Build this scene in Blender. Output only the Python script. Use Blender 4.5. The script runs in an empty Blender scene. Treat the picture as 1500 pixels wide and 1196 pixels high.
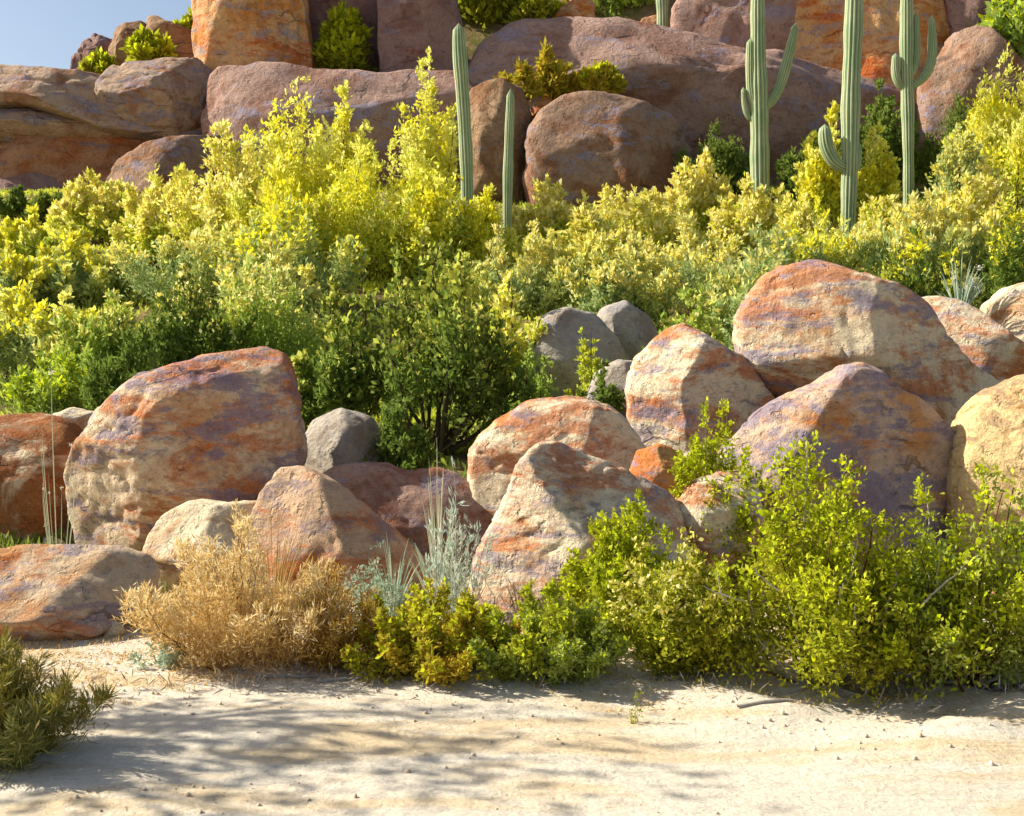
import bpy, bmesh, math, random
import numpy as np
from mathutils import Vector, noise as mnoise

# ------------------------------------------------------------------ camera, light, exposure
SC = bpy.context.scene
COL = SC.collection
R = math.radians
W0, H0, LENS = 1500.0, 1196.0, 40.0
F = W0 * LENS / 36.0
EYE = (0.0, 0.0, 1.6)
TILT = math.atan((598 - 520) / F)

cam_d = bpy.data.cameras.new('camera')
cam_d.lens = LENS; cam_d.sensor_width = 36.0; cam_d.clip_start = 0.05; cam_d.clip_end = 2000
cam = bpy.data.objects.new('camera', cam_d); COL.objects.link(cam)
cam.location = EYE; cam.rotation_euler = (math.pi / 2 - TILT, 0, 0)
SC.camera = cam

SUN_DIR = Vector((-0.80, 0.17, 0.58)).normalized()      # towards the sun
SUN_EL = math.asin(SUN_DIR.z)
SUN_AZ = math.atan2(SUN_DIR.x, SUN_DIR.y)               # from +Y towards +X
world = bpy.data.worlds.new('World'); SC.world = world; world.use_nodes = True
wn = world.node_tree.nodes; wl = world.node_tree.links
sky = wn.new('ShaderNodeTexSky'); sky.sky_type = 'NISHITA'; sky.sun_disc = False
sky.sun_elevation = SUN_EL; sky.sun_rotation = SUN_AZ
sky.altitude = 300; sky.air_density = 1.0; sky.dust_density = 2.6; sky.ozone_density = 0.6
bg = wn.get('Background') or wn.new('ShaderNodeBackground')
bg.inputs['Strength'].default_value = 0.074
wl.new(sky.outputs[0], bg.inputs['Color'])

sun_d = bpy.data.lights.new('sun', 'SUN'); sun_d.energy = 5.0; sun_d.angle = R(0.5); sun_d.color = (1.0, 0.93, 0.80)
sun = bpy.data.objects.new('sun', sun_d); COL.objects.link(sun)
sun.rotation_euler = SUN_DIR.to_track_quat('Z', 'Y').to_euler()
sun.location = (-20, 5, 20)

SC.view_settings.view_transform = 'Standard'; SC.view_settings.look = 'None'
SC.view_settings.gamma = 1.0; SC.view_settings.use_curve_mapping = False
SC.view_settings.exposure = 1.0

# ------------------------------------------------------------------ helpers
def at(px, py, Y):
    """world point seen at photograph pixel (px,py) at distance Y"""
    dx = (px - W0 / 2) / F; dy = (H0 / 2 - py) / F
    y = math.cos(TILT) + dy * math.sin(TILT); z = -math.sin(TILT) + dy * math.cos(TILT)
    s = Y / y
    return (EYE[0] + dx * s, Y, EYE[2] + z * s)

def S(r, g, b):
    def f(c):
        c /= 255.0
        return c / 12.92 if c <= 0.04045 else ((c + 0.055) / 1.055) ** 2.4
    return (f(r), f(g), f(b), 1.0)

def link(o, parent=None):
    COL.objects.link(o)
    if parent is not None: o.parent = parent
    return o

def tag(o, label=None, cat=None, group=None, kind=None):
    if label: o['label'] = label
    if cat: o['category'] = cat
    if group: o['group'] = group
    if kind: o['kind'] = kind
    return o

def empty(name, loc):
    o = bpy.data.objects.new(name, None); o.empty_display_size = 0.2; link(o); o.location = loc
    return o

def mesh_np(name, verts, faces, smooth=False):
    """faces: (n,k) int array"""
    me = bpy.data.meshes.new(name)
    verts = np.asarray(verts, dtype=np.float32); faces = np.asarray(faces, dtype=np.int32)
    n, k = faces.shape
    me.vertices.add(len(verts)); me.vertices.foreach_set('co', verts.ravel())
    me.loops.add(n * k); me.loops.foreach_set('vertex_index', faces.ravel())
    me.polygons.add(n); me.polygons.foreach_set('loop_start', np.arange(0, n * k, k, dtype=np.int32))
    if smooth: me.polygons.foreach_set('use_smooth', np.ones(n, dtype=bool))
    me.update(calc_edges=True)
    return me

def smoothstep(a, b, x):
    t = np.clip((x - a) / (b - a), 0, 1)
    return t * t * (3 - 2 * t)

# ------------------------------------------------------------------ terrain height
def wave(x, y):
    return (np.sin(x * 1.3 + 0.7 * np.sin(y * 0.9)) * np.cos(y * 1.1 + 0.5 * np.sin(x * 0.7)))

def ground_z(x, y):
    x = np.asarray(x, dtype=float); y = np.asarray(y, dtype=float)
    t = np.clip(y - 8.2, 0, None)
    slope = 0.255 * (np.sqrt(t * t + 1.2) - math.sqrt(1.2))
    slope = np.where(y > 40, 0.255 * 31.0 + 0.0 * y, slope)
    z = slope + 0.05 * np.clip(y - 6.6, 0, 2.5)
    right = smoothstep(-13.5, -7.0, x)
    hill = np.clip(y - 37.5, 0, None)
    z = z + right * (14.5 * (1 - np.exp(-hill / 9.0)))
    z = z + 0.05 * smoothstep(6.4, 8.0, y) * wave(x * 1.7, y * 1.3) + 0.25 * smoothstep(10, 22, y) * wave(x * 0.5, y * 0.45)
    # wash bed: faint hollows and tracks, a low bank in front of the shrubs
    bed = 1 - smoothstep(5.4, 7.0, y)
    z = z + bed * (0.018 * wave(x * 1.2 + 3, y * 2.3) + 0.010 * wave(x * 4.1, y * 3.7 + x))
    rb = smoothstep(0.7, 1.6, x) * smoothstep(4.3, 4.9, y) * (1 - smoothstep(5.6, 6.6, y))
    z = z + rb * (0.006 + 0.035 * wave(x * 4.3 + 1, y * 5.5) + 0.03 * wave(x * 9, y * 9))
    z = z + 0.06 * smoothstep(5.3, 6.2, y) * (1 - smoothstep(6.5, 7.5, y))
    return z

def gz(x, y): return float(ground_z(x, y))

# ------------------------------------------------------------------ material building blocks
class NT:
    def __init__(self, name):
        self.m = bpy.data.materials.new(name); self.m.use_nodes = True
        self.t = self.m.node_tree; self.n = self.t.nodes; self.n.clear()
        self.out = self.n.new('ShaderNodeOutputMaterial')
    def new(self, kind, **kw):
        nd = self.n.new(kind)
        for k, v in kw.items(): setattr(nd, k, v)
        return nd
    def l(self, a, b): self.t.links.new(a, b)
    def coords(self, which='Object'):
        return self.new('ShaderNodeTexCoord').outputs[which]
    def mapping(self, vec, scale=(1, 1, 1), rot=(0, 0, 0), loc=(0, 0, 0)):
        m = self.new('ShaderNodeMapping'); self.l(vec, m.inputs['Vector'])
        m.inputs['Scale'].default_value = scale; m.inputs['Rotation'].default_value = rot; m.inputs['Location'].default_value = loc
        return m.outputs[0]
    def noise(self, vec, scale, detail=5, rough=0.55, dist=0.0):
        t = self.new('ShaderNodeTexNoise'); self.l(vec, t.inputs['Vector'])
        t.inputs['Scale'].default_value = scale; t.inputs['Detail'].default_value = detail
        t.inputs['Roughness'].default_value = rough; t.inputs['Distortion'].default_value = dist
        return t.outputs[0]
    def ramp(self, fac, stops, interp='LINEAR'):
        r = self.new('ShaderNodeValToRGB'); self.l(fac, r.inputs[0]); cr = r.color_ramp; cr.interpolation = interp
        while len(cr.elements) > 1: cr.elements.remove(cr.elements[-1])
        cr.elements[0].position = stops[0][0]; cr.elements[0].color = stops[0][1]
        for p, c in stops[1:]:
            e = cr.elements.new(p); e.color = c
        return r.outputs[0]
    def mask(self, fac, a, b):
        m = self.new('ShaderNodeMapRange'); m.interpolation_type = 'SMOOTHSTEP'; self.l(fac, m.inputs[0])
        m.inputs[1].default_value = a; m.inputs[2].default_value = b
        return m.outputs[0]
    def math(self, op, a, b=None):
        m = self.new('ShaderNodeMath'); m.operation = op
        for i, v in enumerate((a, b)):
            if v is None: continue
            if isinstance(v, (int, float)): m.inputs[i].default_value = v
            else: self.l(v, m.inputs[i])
        return m.outputs[0]
    def mix(self, fac, a, b, blend='MIX'):
        m = self.new('ShaderNodeMix'); m.data_type = 'RGBA'; m.blend_type = blend
        if isinstance(fac, (int, float)): m.inputs[0].default_value = fac
        else: self.l(fac, m.inputs[0])
        for i, v in ((6, a), (7, b)):
            if isinstance(v, tuple): m.inputs[i].default_value = v
            else: self.l(v, m.inputs[i])
        return m.outputs[2]
    def bump(self, h, strength, dist):
        b = self.new('ShaderNodeBump'); self.l(h, b.inputs['Height'])
        b.inputs['Strength'].default_value = strength; b.inputs['Distance'].default_value = dist
        return b.outputs[0]
    def principled(self, col, rough=0.9, normal=None, spec=0.15):
        p = self.new('ShaderNodeBsdfPrincipled')
        if isinstance(col, tuple): p.inputs['Base Color'].default_value = col
        else: self.l(col, p.inputs['Base Color'])
        p.inputs['Roughness'].default_value = rough
        p.inputs['Specular IOR Level'].default_value = spec
        if normal is not None: self.l(normal, p.inputs['Normal'])
        self.l(p.outputs[0], self.out.inputs[0])
        return p

def rock_material(name, pale, tan, rust, grey, size=1.0, a_tan=0.5, a_rust=0.42, a_grey=0.42, seed=0, dip=0.5, dark=S(92, 72, 60), layers=0.0):
    """weathered granite: pale ground colour, tan patches, rust streaks along the dip, grey lichen tinted with lavender shade colour, dark crevices"""
    n = NT(name); s = 1.0 / size
    rng = random.Random(seed * 7 + 3)
    off = (rng.uniform(-20, 20), rng.uniform(-20, 20), rng.uniform(-20, 20))
    co = n.mapping(n.coords(), loc=off)
    st = n.mapping(co, scale=(1.0, 1.0, 2.8), rot=(0, dip, 0))
    warp = n.noise(co, 0.9 * s, 4, 0.6, 0.8)
    tanm = n.mask(n.noise(co, 1.5 * s, 7, 0.62, 0.6), 0.60 - 0.22 * a_tan, 0.74 - 0.22 * a_tan)
    brk = n.noise(n.mapping(st, loc=(5, 1, 7)), 7.0 * s, 8, 0.75, 0.4)
    rustm = n.mask(n.math('ADD', n.noise(st, 1.0 * s, 8, 0.70, 0.6), n.math('MULTIPLY', n.math('SUBTRACT', brk, 0.5), 0.45)), 0.65 - 0.22 * a_rust, 0.78 - 0.2 * a_rust)
    greym = n.mask(n.math('SUBTRACT', n.noise(st, 1.5 * s, 8, 0.70, 0.4), n.math('MULTIPLY', n.math('SUBTRACT', brk, 0.5), 0.45)), 0.65 - 0.22 * a_grey, 0.74 - 0.2 * a_grey)
    fine = n.noise(co, 16 * s, 8, 0.72)
    c = n.mix(tanm, pale, tan)
    c = n.mix(n.math('MULTIPLY', rustm, 0.75), c, rust)
    c = n.mix(n.math('MULTIPLY', greym, 0.8), c, grey)  # grey patches also carry the lavender of shade in the stone colour
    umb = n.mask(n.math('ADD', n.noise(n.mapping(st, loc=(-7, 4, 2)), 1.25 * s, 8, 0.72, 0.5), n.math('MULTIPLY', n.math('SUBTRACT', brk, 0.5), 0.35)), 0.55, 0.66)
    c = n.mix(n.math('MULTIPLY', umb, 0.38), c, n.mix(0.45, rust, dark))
    # veins of dark varnish in cracks
    vo = n.new('ShaderNodeTexVoronoi'); vo.feature = 'DISTANCE_TO_EDGE'
    wv = n.new('ShaderNodeVectorMath'); wv.operation = 'ADD'
    nn = n.new('ShaderNodeTexNoise'); n.l(co, nn.inputs['Vector']); nn.inputs['Scale'].default_value = 1.6 * s; nn.inputs['Detail'].default_value = 5
    sc_ = n.new('ShaderNodeVectorMath'); sc_.operation = 'SCALE'; n.l(nn.outputs[1], sc_.inputs[0]); sc_.inputs['Scale'].default_value = 1.1 * size
    n.l(st, wv.inputs[0]); n.l(sc_.outputs[0], wv.inputs[1]); n.l(wv.outputs[0], vo.inputs['Vector']); vo.inputs['Scale'].default_value = 0.75 * s
    crack = n.mask(n.math('ADD', vo.outputs[0], n.math('MULTIPLY', n.math('SUBTRACT', brk, 0.5), 0.06)), 0.020, 0.0)
    gate = n.mask(warp, 0.54, 0.66)
    crack = n.math('MULTIPLY', crack, gate)
    c = n.mix(n.math('MULTIPLY', crack, 0.4), c, dark)
    spk = n.noise(co, 60 * s, 3, 0.6)
    c = n.mix(n.math('MULTIPLY', n.mask(spk, 0.60, 0.68), 0.45), c, dark)
    c = n.mix(n.math('MULTIPLY', n.mask(spk, 0.38, 0.32), 0.35), c, pale)
    g = n.ramp(fine, [(0.3, (0.74, 0.72, 0.72, 1)), (0.5, (1, 1, 1, 1)), (0.72, (1.16, 1.14, 1.08, 1))])
    c = n.mix(1.0, c, g, 'MULTIPLY')
    h = n.math('ADD', n.math('MULTIPLY', n.noise(co, 3.5 * s, 8, 0.66), 1.0), n.math('MULTIPLY', fine, 0.35))
    h = n.math('SUBTRACT', h, n.math('MULTIPLY', crack, 0.5))
    h = n.math('SUBTRACT', h, n.math('MULTIPLY', n.mask(n.noise(co, 9 * s, 4, 0.6), 0.58, 0.70), 0.25))
    n.principled(c, 0.92, n.bump(h, 0.9, 0.11 * size), 0.12)
    return n.m

def leaf_material(name, cols, clump=None, transl=0.4, clump_scale=1.5, clump_amt=0.5):
    n = NT(name)
    geo = n.new('ShaderNodeNewGeometry')
    k = len(cols)
    c = n.ramp(geo.outputs['Random Per Island'], [(i / max(1, k - 1), col) for i, col in enumerate(cols)])
    if clump is not None:
        nz = n.noise(n.coords('Object'), clump_scale, 3, 0.55)
        c = n.mix(n.math('MULTIPLY', n.mask(nz, 0.44, 0.58), clump_amt), c, clump)
    d = n.new('ShaderNodeBsdfDiffuse'); n.l(c, d.inputs['Color'])
    t = n.new('ShaderNodeBsdfTranslucent'); n.l(c, t.inputs['Color'])
    mx = n.new('ShaderNodeMixShader'); mx.inputs[0].default_value = transl
    n.l(d.outputs[0], mx.inputs[1]); n.l(t.outputs[0], mx.inputs[2]); n.l(mx.outputs[0], n.out.inputs[0])
    return n.m

def bark_material(name, a, b):
    n = NT(name)
    co = n.coords()
    c = n.mix(n.noise(n.mapping(co, scale=(1, 1, 0.3)), 30, 4), a, b)
    n.principled(c, 0.85, n.bump(n.noise(co, 60, 4), 0.4, 0.01))
    return n.m

# ------------------------------------------------------------------ rocks
_ICO = {}
def ico(sub):
    if sub not in _ICO:
        bm = bmesh.new(); bmesh.ops.create_icosphere(bm, subdivisions=sub, radius=1.0)
        v = np.array([p.co[:] for p in bm.verts]); f = np.array([[q.index for q in p.verts] for p in bm.faces]); bm.free()
        _ICO[sub] = (v, f)
    return _ICO[sub]

def rock_mesh(name, pts, Y, depth, n=2.4, seed=1, rough=0.05, facets=7, cuts=(), sub=5, blur=2.0, chip=0.8, bed=True):
    """a solid boulder: lateral radius follows the outline, depth is a super-ellipse, then planes are worn off and weathering added.
    returns mesh and its base point"""
    P = np.array([at(px, py, Y) for px, py in pts]); X, Z = P[:, 0], P[:, 2]
    cx, cz = (X.min() + X.max()) / 2, (Z.min() + Z.max()) / 2
    hx, hz = (X.max() - X.min()) / 2, (Z.max() - Z.min()) / 2
    poly = np.stack([(X - cx) / hx, (Z - cz) / hz], 1)
    th = np.linspace(-math.pi, math.pi, 721)[:-1]
    d = np.stack([np.cos(th), np.sin(th)], 1)
    rad = np.full(720, 0.2)
    for i in range(len(poly)):
        a, b = poly[i], poly[(i + 1) % len(poly)]; e = b - a
        den = d[:, 0] * e[1] - d[:, 1] * e[0]
        with np.errstate(divide='ignore', invalid='ignore'):
            t = (a[0] * e[1] - a[1] * e[0]) / den
            u = (a[0] * d[:, 1] - a[1] * d[:, 0]) / den
        ok = (t > 0) & (u >= -1e-6) & (u <= 1 + 1e-6) & np.isfinite(t)
        rad = np.where(ok, np.maximum(rad, np.where(ok, t, 0)), rad)
    k = np.exp(-0.5 * (np.arange(-12, 13) / (blur * 2)) ** 2); k /= k.sum()
    rad = np.convolve(np.concatenate([rad[-12:], rad, rad[:12]]), k, 'valid')
    V, Fc = ico(sub); V = V.copy()
    ang = np.arctan2(V[:, 2], V[:, 0]); lat = np.hypot(V[:, 0], V[:, 2])
    rr = np.interp(ang, np.append(th, math.pi), np.append(rad, rad[0]))
    s = 1.0 / (lat ** n + np.abs(V[:, 1]) ** n + 1e-9) ** (1.0 / n)
    Q = np.stack([s * lat * rr * np.cos(ang), s * V[:, 1], s * lat * rr * np.sin(ang)], 1)   # normalised space
    rng = random.Random(seed)
    planes = [(Vector(c[:3]).normalized(), c[3]) for c in cuts]
    for _ in range(facets + 6):
        nv = Vector((rng.uniform(-0.9, 0.9), rng.choice((-1, -1, -1, 1)), rng.uniform(-0.6, 0.9))).normalized()
        planes.append((nv, rng.uniform(0.70, 0.90)))
    for nv, dd in planes:
        nv = np.array(nv[:]); ex = Q @ nv - dd
        ex = 0.5 * (ex + np.sqrt(ex * ex + 0.0004)) - 0.006
        Q -= np.outer(np.clip(ex, 0, None) * 0.93, nv)
    dim = np.array([hx, depth, hz]); Wd = Q * dim
    size = float((hx * hz * depth) ** (1 / 3))
    o = np.array([rng.uniform(-50, 50) for _ in range(3)])
    nrm = Q / (np.linalg.norm(Q, axis=1, keepdims=True) + 1e-9)
    nrm = nrm / dim; nrm /= np.linalg.norm(nrm, axis=1, keepdims=True)
    dsp = np.empty(len(Wd))
    L = 1.0 / size
    for i in range(len(Wd)):
        p = Vector((Wd[i] * L * 1.3 + o).tolist())
        a = mnoise.fractal(p, 0.9, 2.1, 4) * 0.9
        q = Vector((p.x * 1.2, p.y * 1.2, p.z * 2.6))
        r = 1 - abs(mnoise.noise(q * 1.4)) * 2
        w = Vector((p.x * 0.9 + 0.25 * a, p.y * 0.9, p.z * 1.7 + 0.25 * r))
        vd, vp = mnoise.voronoi(w)
        g = math.sin(vp[0].x * 12.9898 + vp[0].y * 78.233 + vp[0].z * 37.719) * 43758.5453; g -= math.floor(g)
        g2 = math.sin(vp[1].x * 12.9898 + vp[1].y * 78.233 + vp[1].z * 37.719) * 43758.5453; g2 -= math.floor(g2)
        e = min(1.0, max(0.0, (vd[1] - vd[0]) / 0.10)); g = g * (0.5 + 0.5 * e) + g2 * (0.5 - 0.5 * e)
        dsp[i] = a + chip * (g - 0.5) - 0.5 * max(0.0, r - 0.72) * 3.0 + 0.16 * mnoise.fractal(p * 5, 0.8, 2.0, 4)
    Wd = Wd + nrm * (dsp * rough * size)[:, None]
    if bed:                                              # bed the rock in the ground it stands on
        low = Wd[:, 2].min(); want = float(min(ground_z(cx - hx * .6, Y), ground_z(cx + hx * .6, Y), ground_z(cx, Y - depth * .6))) - cz - 0.22 * hz
        if low > want: Wd[:, 2] = np.where(Wd[:, 2] < 0, Wd[:, 2] * (want / low), Wd[:, 2])
    base = np.array([cx, Y, cz + Wd[:, 2].min()])
    Wd = Wd + np.array([cx, Y, cz]) - base
    return mesh_np(name, Wd, Fc, smooth=True), base

def rock(name, label, cat, pts, Y, depth, mat, group=None, parent=None, **kw):
    me, base = rock_mesh(name, pts, Y, depth, **kw)
    me.materials.append(mat)
    o = link(bpy.data.objects.new(name, me))
    if parent is not None:
        o.parent = parent; o.location = Vector(base.tolist()) - parent.location
        if label: o['label'] = label
    else:
        o.location = base.tolist(); tag(o, label, cat, group)
    return o

# ------------------------------------------------------------------ tubes and plants
def tube(path, radii, sides=6, cap=True):
    """verts, quad faces of a tapering tube"""
    path = np.asarray(path, float); n = len(path)
    tang = np.gradient(path, axis=0); tang /= np.linalg.norm(tang, axis=1, keepdims=True) + 1e-9
    up = np.array([0.3, 1.0, 0.1]); V = []
    for i in range(n):
        t = tang[i]; a = np.cross(t, up); a /= np.linalg.norm(a) + 1e-9; b = np.cross(t, a)
        for k in range(sides):
            f = 2 * math.pi * k / sides
            V.append(path[i] + radii[i] * (math.cos(f) * a + math.sin(f) * b))
    Fq = []
    for i in range(n - 1):
        for k in range(sides):
            k2 = (k + 1) % sides
            Fq.append((i * sides + k, i * sides + k2, (i + 1) * sides + k2, (i + 1) * sides + k))
    return np.array(V), np.array(Fq)

def bezier(p0, p1, p2, n):
    t = np.linspace(0, 1, n)[:, None]
    return (1 - t) ** 2 * p0 + 2 * t * (1 - t) * p1 + t * t * p2

def join(parts):
    Vs, Fs, k = [], [], 0
    for v, f in parts:
        Vs.append(v); Fs.append(f + k); k += len(v)
    return np.concatenate(Vs), np.concatenate(Fs)

def leaf_quads(pos, axis, L, rs, width=0.45):
    """diamond leaves, slightly folded: pos (n,3), axis (n,3) unit, L (n,)"""
    n = len(pos)
    r = rs.normal(size=(n, 3)); side = np.cross(axis, r); side /= np.linalg.norm(side, axis=1, keepdims=True) + 1e-9
    nor = np.cross(axis, side)
    w = (L * width * 0.5)[:, None]; L = L[:, None]
    mid = pos + axis * L * 0.55
    V = np.stack([pos, mid + side * w + nor * w * 0.25, pos + axis * L, mid - side * w + nor * w * 0.25], 1).reshape(-1, 3)
    Fq = np.arange(4 * n).reshape(n, 4)
    return V, Fq

def plant_geometry(seed, H, Wd, Dp, shoots, subs, leaves, L, upright=0.4, low=0.15, bare=0.35, lump=0.35, sub_len=0.22, leaf_rand=0.7,
                   fork=0.0, flower=None, spread=0.06, width=0.45, lobes=5, cz=0.42):
    """shoots rise from the base to an uneven crown surface; side sprigs on their outer part carry the leaves.
    returns branch paths, leaf (pos,axis,len), flower (pos,axis,len)"""
    rs = np.random.RandomState(seed)
    ph = rs.uniform(0, 6.28, 8); lobe = rs.normal(size=(lobes, 3)); lobe[:, 2] = np.abs(lobe[:, 2]); lobe /= np.linalg.norm(lobe, axis=1, keepdims=True)
    paths = []; P_, A_, L_ = [], [], []
    for i in range(shoots):
        az = rs.uniform(0, 2 * math.pi); el = math.asin(rs.uniform(math.sin(-low * 1.2), 1.0))
        d = np.array([math.cos(az) * math.cos(el), math.sin(az) * math.cos(el), math.sin(el)])
        bumpy = 1 - lump + lump * 1.3 * float(np.max(np.exp(-((1 - lobe @ d) * 4.5)))) + lump * 0.25 * math.sin(3 * az + ph[0]) * math.cos(el)
        bumpy *= rs.uniform(0.82, 1.06)
        c = np.array([0, 0, H * cz])
        end = c + d * np.array([Wd / 2, Dp / 2, H * (1 - cz)]) * bumpy
        end[2] = max(end[2], H * 0.03)
        st = np.array([rs.normal() * spread * Wd, rs.normal() * spread * Dp, fork * H * rs.uniform(0.7, 1.1)])
        mid = (st + end) / 2 + np.array([-(end[0] - st[0]) * 0.12, -(end[1] - st[1]) * 0.12, H * 0.10 * (1 if end[2] > H * .3 else 0.6)]) + rs.normal(size=3) * 0.03 * Wd
        path = bezier(st, mid, end, 9); paths.append(path)
        ts = rs.uniform(bare, 1.0, subs) ** 0.8
        idx = ts * 8; i0 = np.clip(idx.astype(int), 0, 7); fr = (idx - i0)[:, None]
        sp = path[i0] * (1 - fr) + path[i0 + 1] * fr
        dirn = path[i0 + 1] - path[i0]; dirn /= np.linalg.norm(dirn, axis=1, keepdims=True) + 1e-9
        sd = dirn * 0.6 + rs.normal(size=(subs, 3)) * 0.75 + np.array([0, 0, upright]); sd /= np.linalg.norm(sd, axis=1, keepdims=True)
        sl = sub_len * min(H, Wd) * rs.uniform(0.5, 1.2, subs)
        t = rs.uniform(0.05, 1, (subs, leaves))
        lp = sp[:, None, :] + sd[:, None, :] * (t * sl[:, None])[:, :, None] + rs.normal(size=(subs, leaves, 3)) * (0.12 * sl)[:, None, None]
        la = sd[:, None, :] * (1 - leaf_rand) + rs.normal(size=(subs, leaves, 3)) * leaf_rand * 0.8 + np.array([0, 0, upright * 0.4])
        P_.append(lp.reshape(-1, 3)); A_.append(la.reshape(-1, 3))
    P_ = np.concatenate(P_); A_ = np.concatenate(A_); A_ /= np.linalg.norm(A_, axis=1, keepdims=True) + 1e-9
    L_ = L * rs.uniform(0.55, 1.3, len(P_))
    keep = P_[:, 2] > 0.0
    P_, A_, L_ = P_[keep], A_[keep], L_[keep]
    fl = None
    if flower:
        amt, start = flower                      # share of blossom at the top, height fraction where bloom begins
        hf = P_[:, 2] / H
        out = np.sqrt((P_[:, 0] / (Wd / 2)) ** 2 + (P_[:, 1] / (Dp / 2)) ** 2 + ((P_[:, 2] - H * cz) / (H * (1 - cz))) ** 2)
        nz = np.sin(P_[:, 0] * 9 / Wd + ph[1]) * np.sin(P_[:, 1] * 9 / Dp + ph[2]) * np.sin(P_[:, 2] * 8 / H + ph[3])
        pr = amt * smoothstep(start - 0.12, start + 0.2, hf + 0.16 * nz) * smoothstep(0.3, 0.75, out)
        m = rs.uniform(size=len(P_)) < pr
        fl = (P_[m], A_[m], L_[m]); P_, A_, L_ = P_[~m], A_[~m], L_[~m]
    return paths, (P_, A_, L_), fl, rs

def plume_geometry(seed, H, Wd, Dp, plumes, subs, leaves, L, flower=None, sub_len=0.3, upright=1.0, leaf_rand=0.5, start_r=0.25, round_=0.5, low_t=0.18, lean=(0, 0), hmin=0.5):
    """a loose shrub of separate upright plumes: every stem rises from the base and carries sprigs that shorten towards its tip"""
    rs = np.random.RandomState(seed); paths = []; P_, A_, T_ = [], [], []
    ph = rs.uniform(0, 6.28, 4)
    for i in range(plumes):
        az = rs.uniform(0, 6.283); r = math.sqrt(rs.uniform(0, 1)) if i > 1 else rs.uniform(0, .3)
        h = H * (1 - round_ * r * r) * (rs.uniform(hmin, 1.0) if i else 1.0)
        tip = np.array([math.cos(az) * r * Wd / 2 * 0.86 + lean[0] * Wd, math.sin(az) * r * Dp / 2 * 0.86 + lean[1] * Wd, h])
        st = np.array([tip[0] * start_r, tip[1] * start_r, 0]) + np.append(rs.normal(size=2) * .03 * Wd, 0)
        mid = np.array([tip[0] * 0.8, tip[1] * 0.8, h * 0.42]) + rs.normal(size=3) * .03 * Wd
        path = bezier(st, mid, tip, 9); paths.append(path)
        t = rs.uniform(low_t, 1, subs); idx = t * 8; i0 = np.clip(idx.astype(int), 0, 7); fr = (idx - i0)[:, None]
        sp = path[i0] * (1 - fr) + path[i0 + 1] * fr
        sd = rs.normal(size=(subs, 3)) * 0.7 + np.array([0, 0, upright * .7]); sd /= np.linalg.norm(sd, axis=1, keepdims=True)
        sl = sub_len * min(H, Wd) * (1.05 - 0.8 * t) * rs.uniform(.5, 1.15, subs)
        k = rs.uniform(0.0, 1, (subs, leaves))
        lp = sp[:, None, :] + sd[:, None, :] * (k * sl[:, None])[:, :, None] + rs.normal(size=(subs, leaves, 3)) * (0.14 * sl)[:, None, None]
        la = sd[:, None, :] * (1 - leaf_rand) + rs.normal(size=(subs, leaves, 3)) * leaf_rand * .8 + np.array([0, 0, upright * .35])
        P_.append(lp.reshape(-1, 3)); A_.append(la.reshape(-1, 3)); T_.append(np.repeat(t, leaves) * .5 + .5 * (lp.reshape(-1, 3)[:, 2] / H))
    P_ = np.concatenate(P_); A_ = np.concatenate(A_); T_ = np.concatenate(T_); A_ /= np.linalg.norm(A_, axis=1, keepdims=True) + 1e-9
    L_ = L * rs.uniform(.5, 1.35, len(P_)); k = P_[:, 2] > 0; P_, A_, L_, T_ = P_[k], A_[k], L_[k], T_[k]
    fl = None
    if flower:
        amt, s0 = flower
        nz = np.sin(P_[:, 0] * 9 / Wd + ph[1]) * np.sin(P_[:, 1] * 9 / Dp + ph[2])
        m = rs.uniform(size=len(P_)) < amt * smoothstep(s0 - .15, s0 + .22, T_ + .14 * nz)
        fl = (P_[m], A_[m], L_[m]); P_, A_, L_ = P_[~m], A_[~m], L_[~m]
    return paths, (P_, A_, L_), fl, rs

def shrub(name, label, cat, px, Y, top, wpx, leaf_m, bark_m, flower_m=None, group=None, seed=1, depth=0.85, n_branch=7, br=0.012, sink=0.03,
          base_py=None, xoff=0.0, fname='blossom_lit_tips', branch_mats=None, fwidth=0.6, **kw):
    x = at(px, 500, Y)[0]; z0 = gz(x, Y) - sink if base_py is None else at(px, base_py, Y)[2]
    H = at(px, top, Y)[2] - z0; Wd = wpx * Y / F
    root = empty(name, (x, Y, z0)); tag(root, label, cat, group)
    wl_ = kw.pop('width', 0.45)
    paths, lv, fl, rs = (plume_geometry if 'plumes' in kw else plant_geometry)(seed, H, Wd, Wd * depth, **kw)
    me = mesh_np('foliage', *leaf_quads(*lv, rs, wl_)); me.materials.append(leaf_m)
    f = link(bpy.data.objects.new('foliage', me), root); f['kind'] = 'stuff'
    if fl is not None and flower_m is not None and len(fl[0]) > 0:
        me = mesh_np(fname, *leaf_quads(*fl, rs, fwidth)); me.materials.append(flower_m)  # bloom colour on the upper leaves also paints sunlit tops
        f = link(bpy.data.objects.new(fname, me), root); f['kind'] = 'stuff'
    order = rs.permutation(len(paths))
    for q, i in enumerate(order[:n_branch]):
        p = paths[i]; rad = np.linspace(br, br * 0.3, len(p)) * rs.uniform(0.7, 1.2)
        pj = p + rs.normal(size=p.shape) * 0.012 * Wd * np.linspace(0, 1, len(p))[:, None]
        me = mesh_np('branch', *tube(pj, rad, 5), smooth=True); me.materials.append((branch_mats or [bark_m])[q % len(branch_mats or [bark_m])])
        link(bpy.data.objects.new('branch', me), root)
    tw = [tube(paths[i][::2], np.linspace(br * 0.4, br * 0.15, len(paths[i][::2])), 3) for i in order[n_branch:n_branch + 40]]
    if tw:
        me = mesh_np('twigs', *join(tw)); me.materials.append(bark_m)
        t = link(bpy.data.objects.new('twigs', me), root); t['kind'] = 'stuff'
    return root

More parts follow.
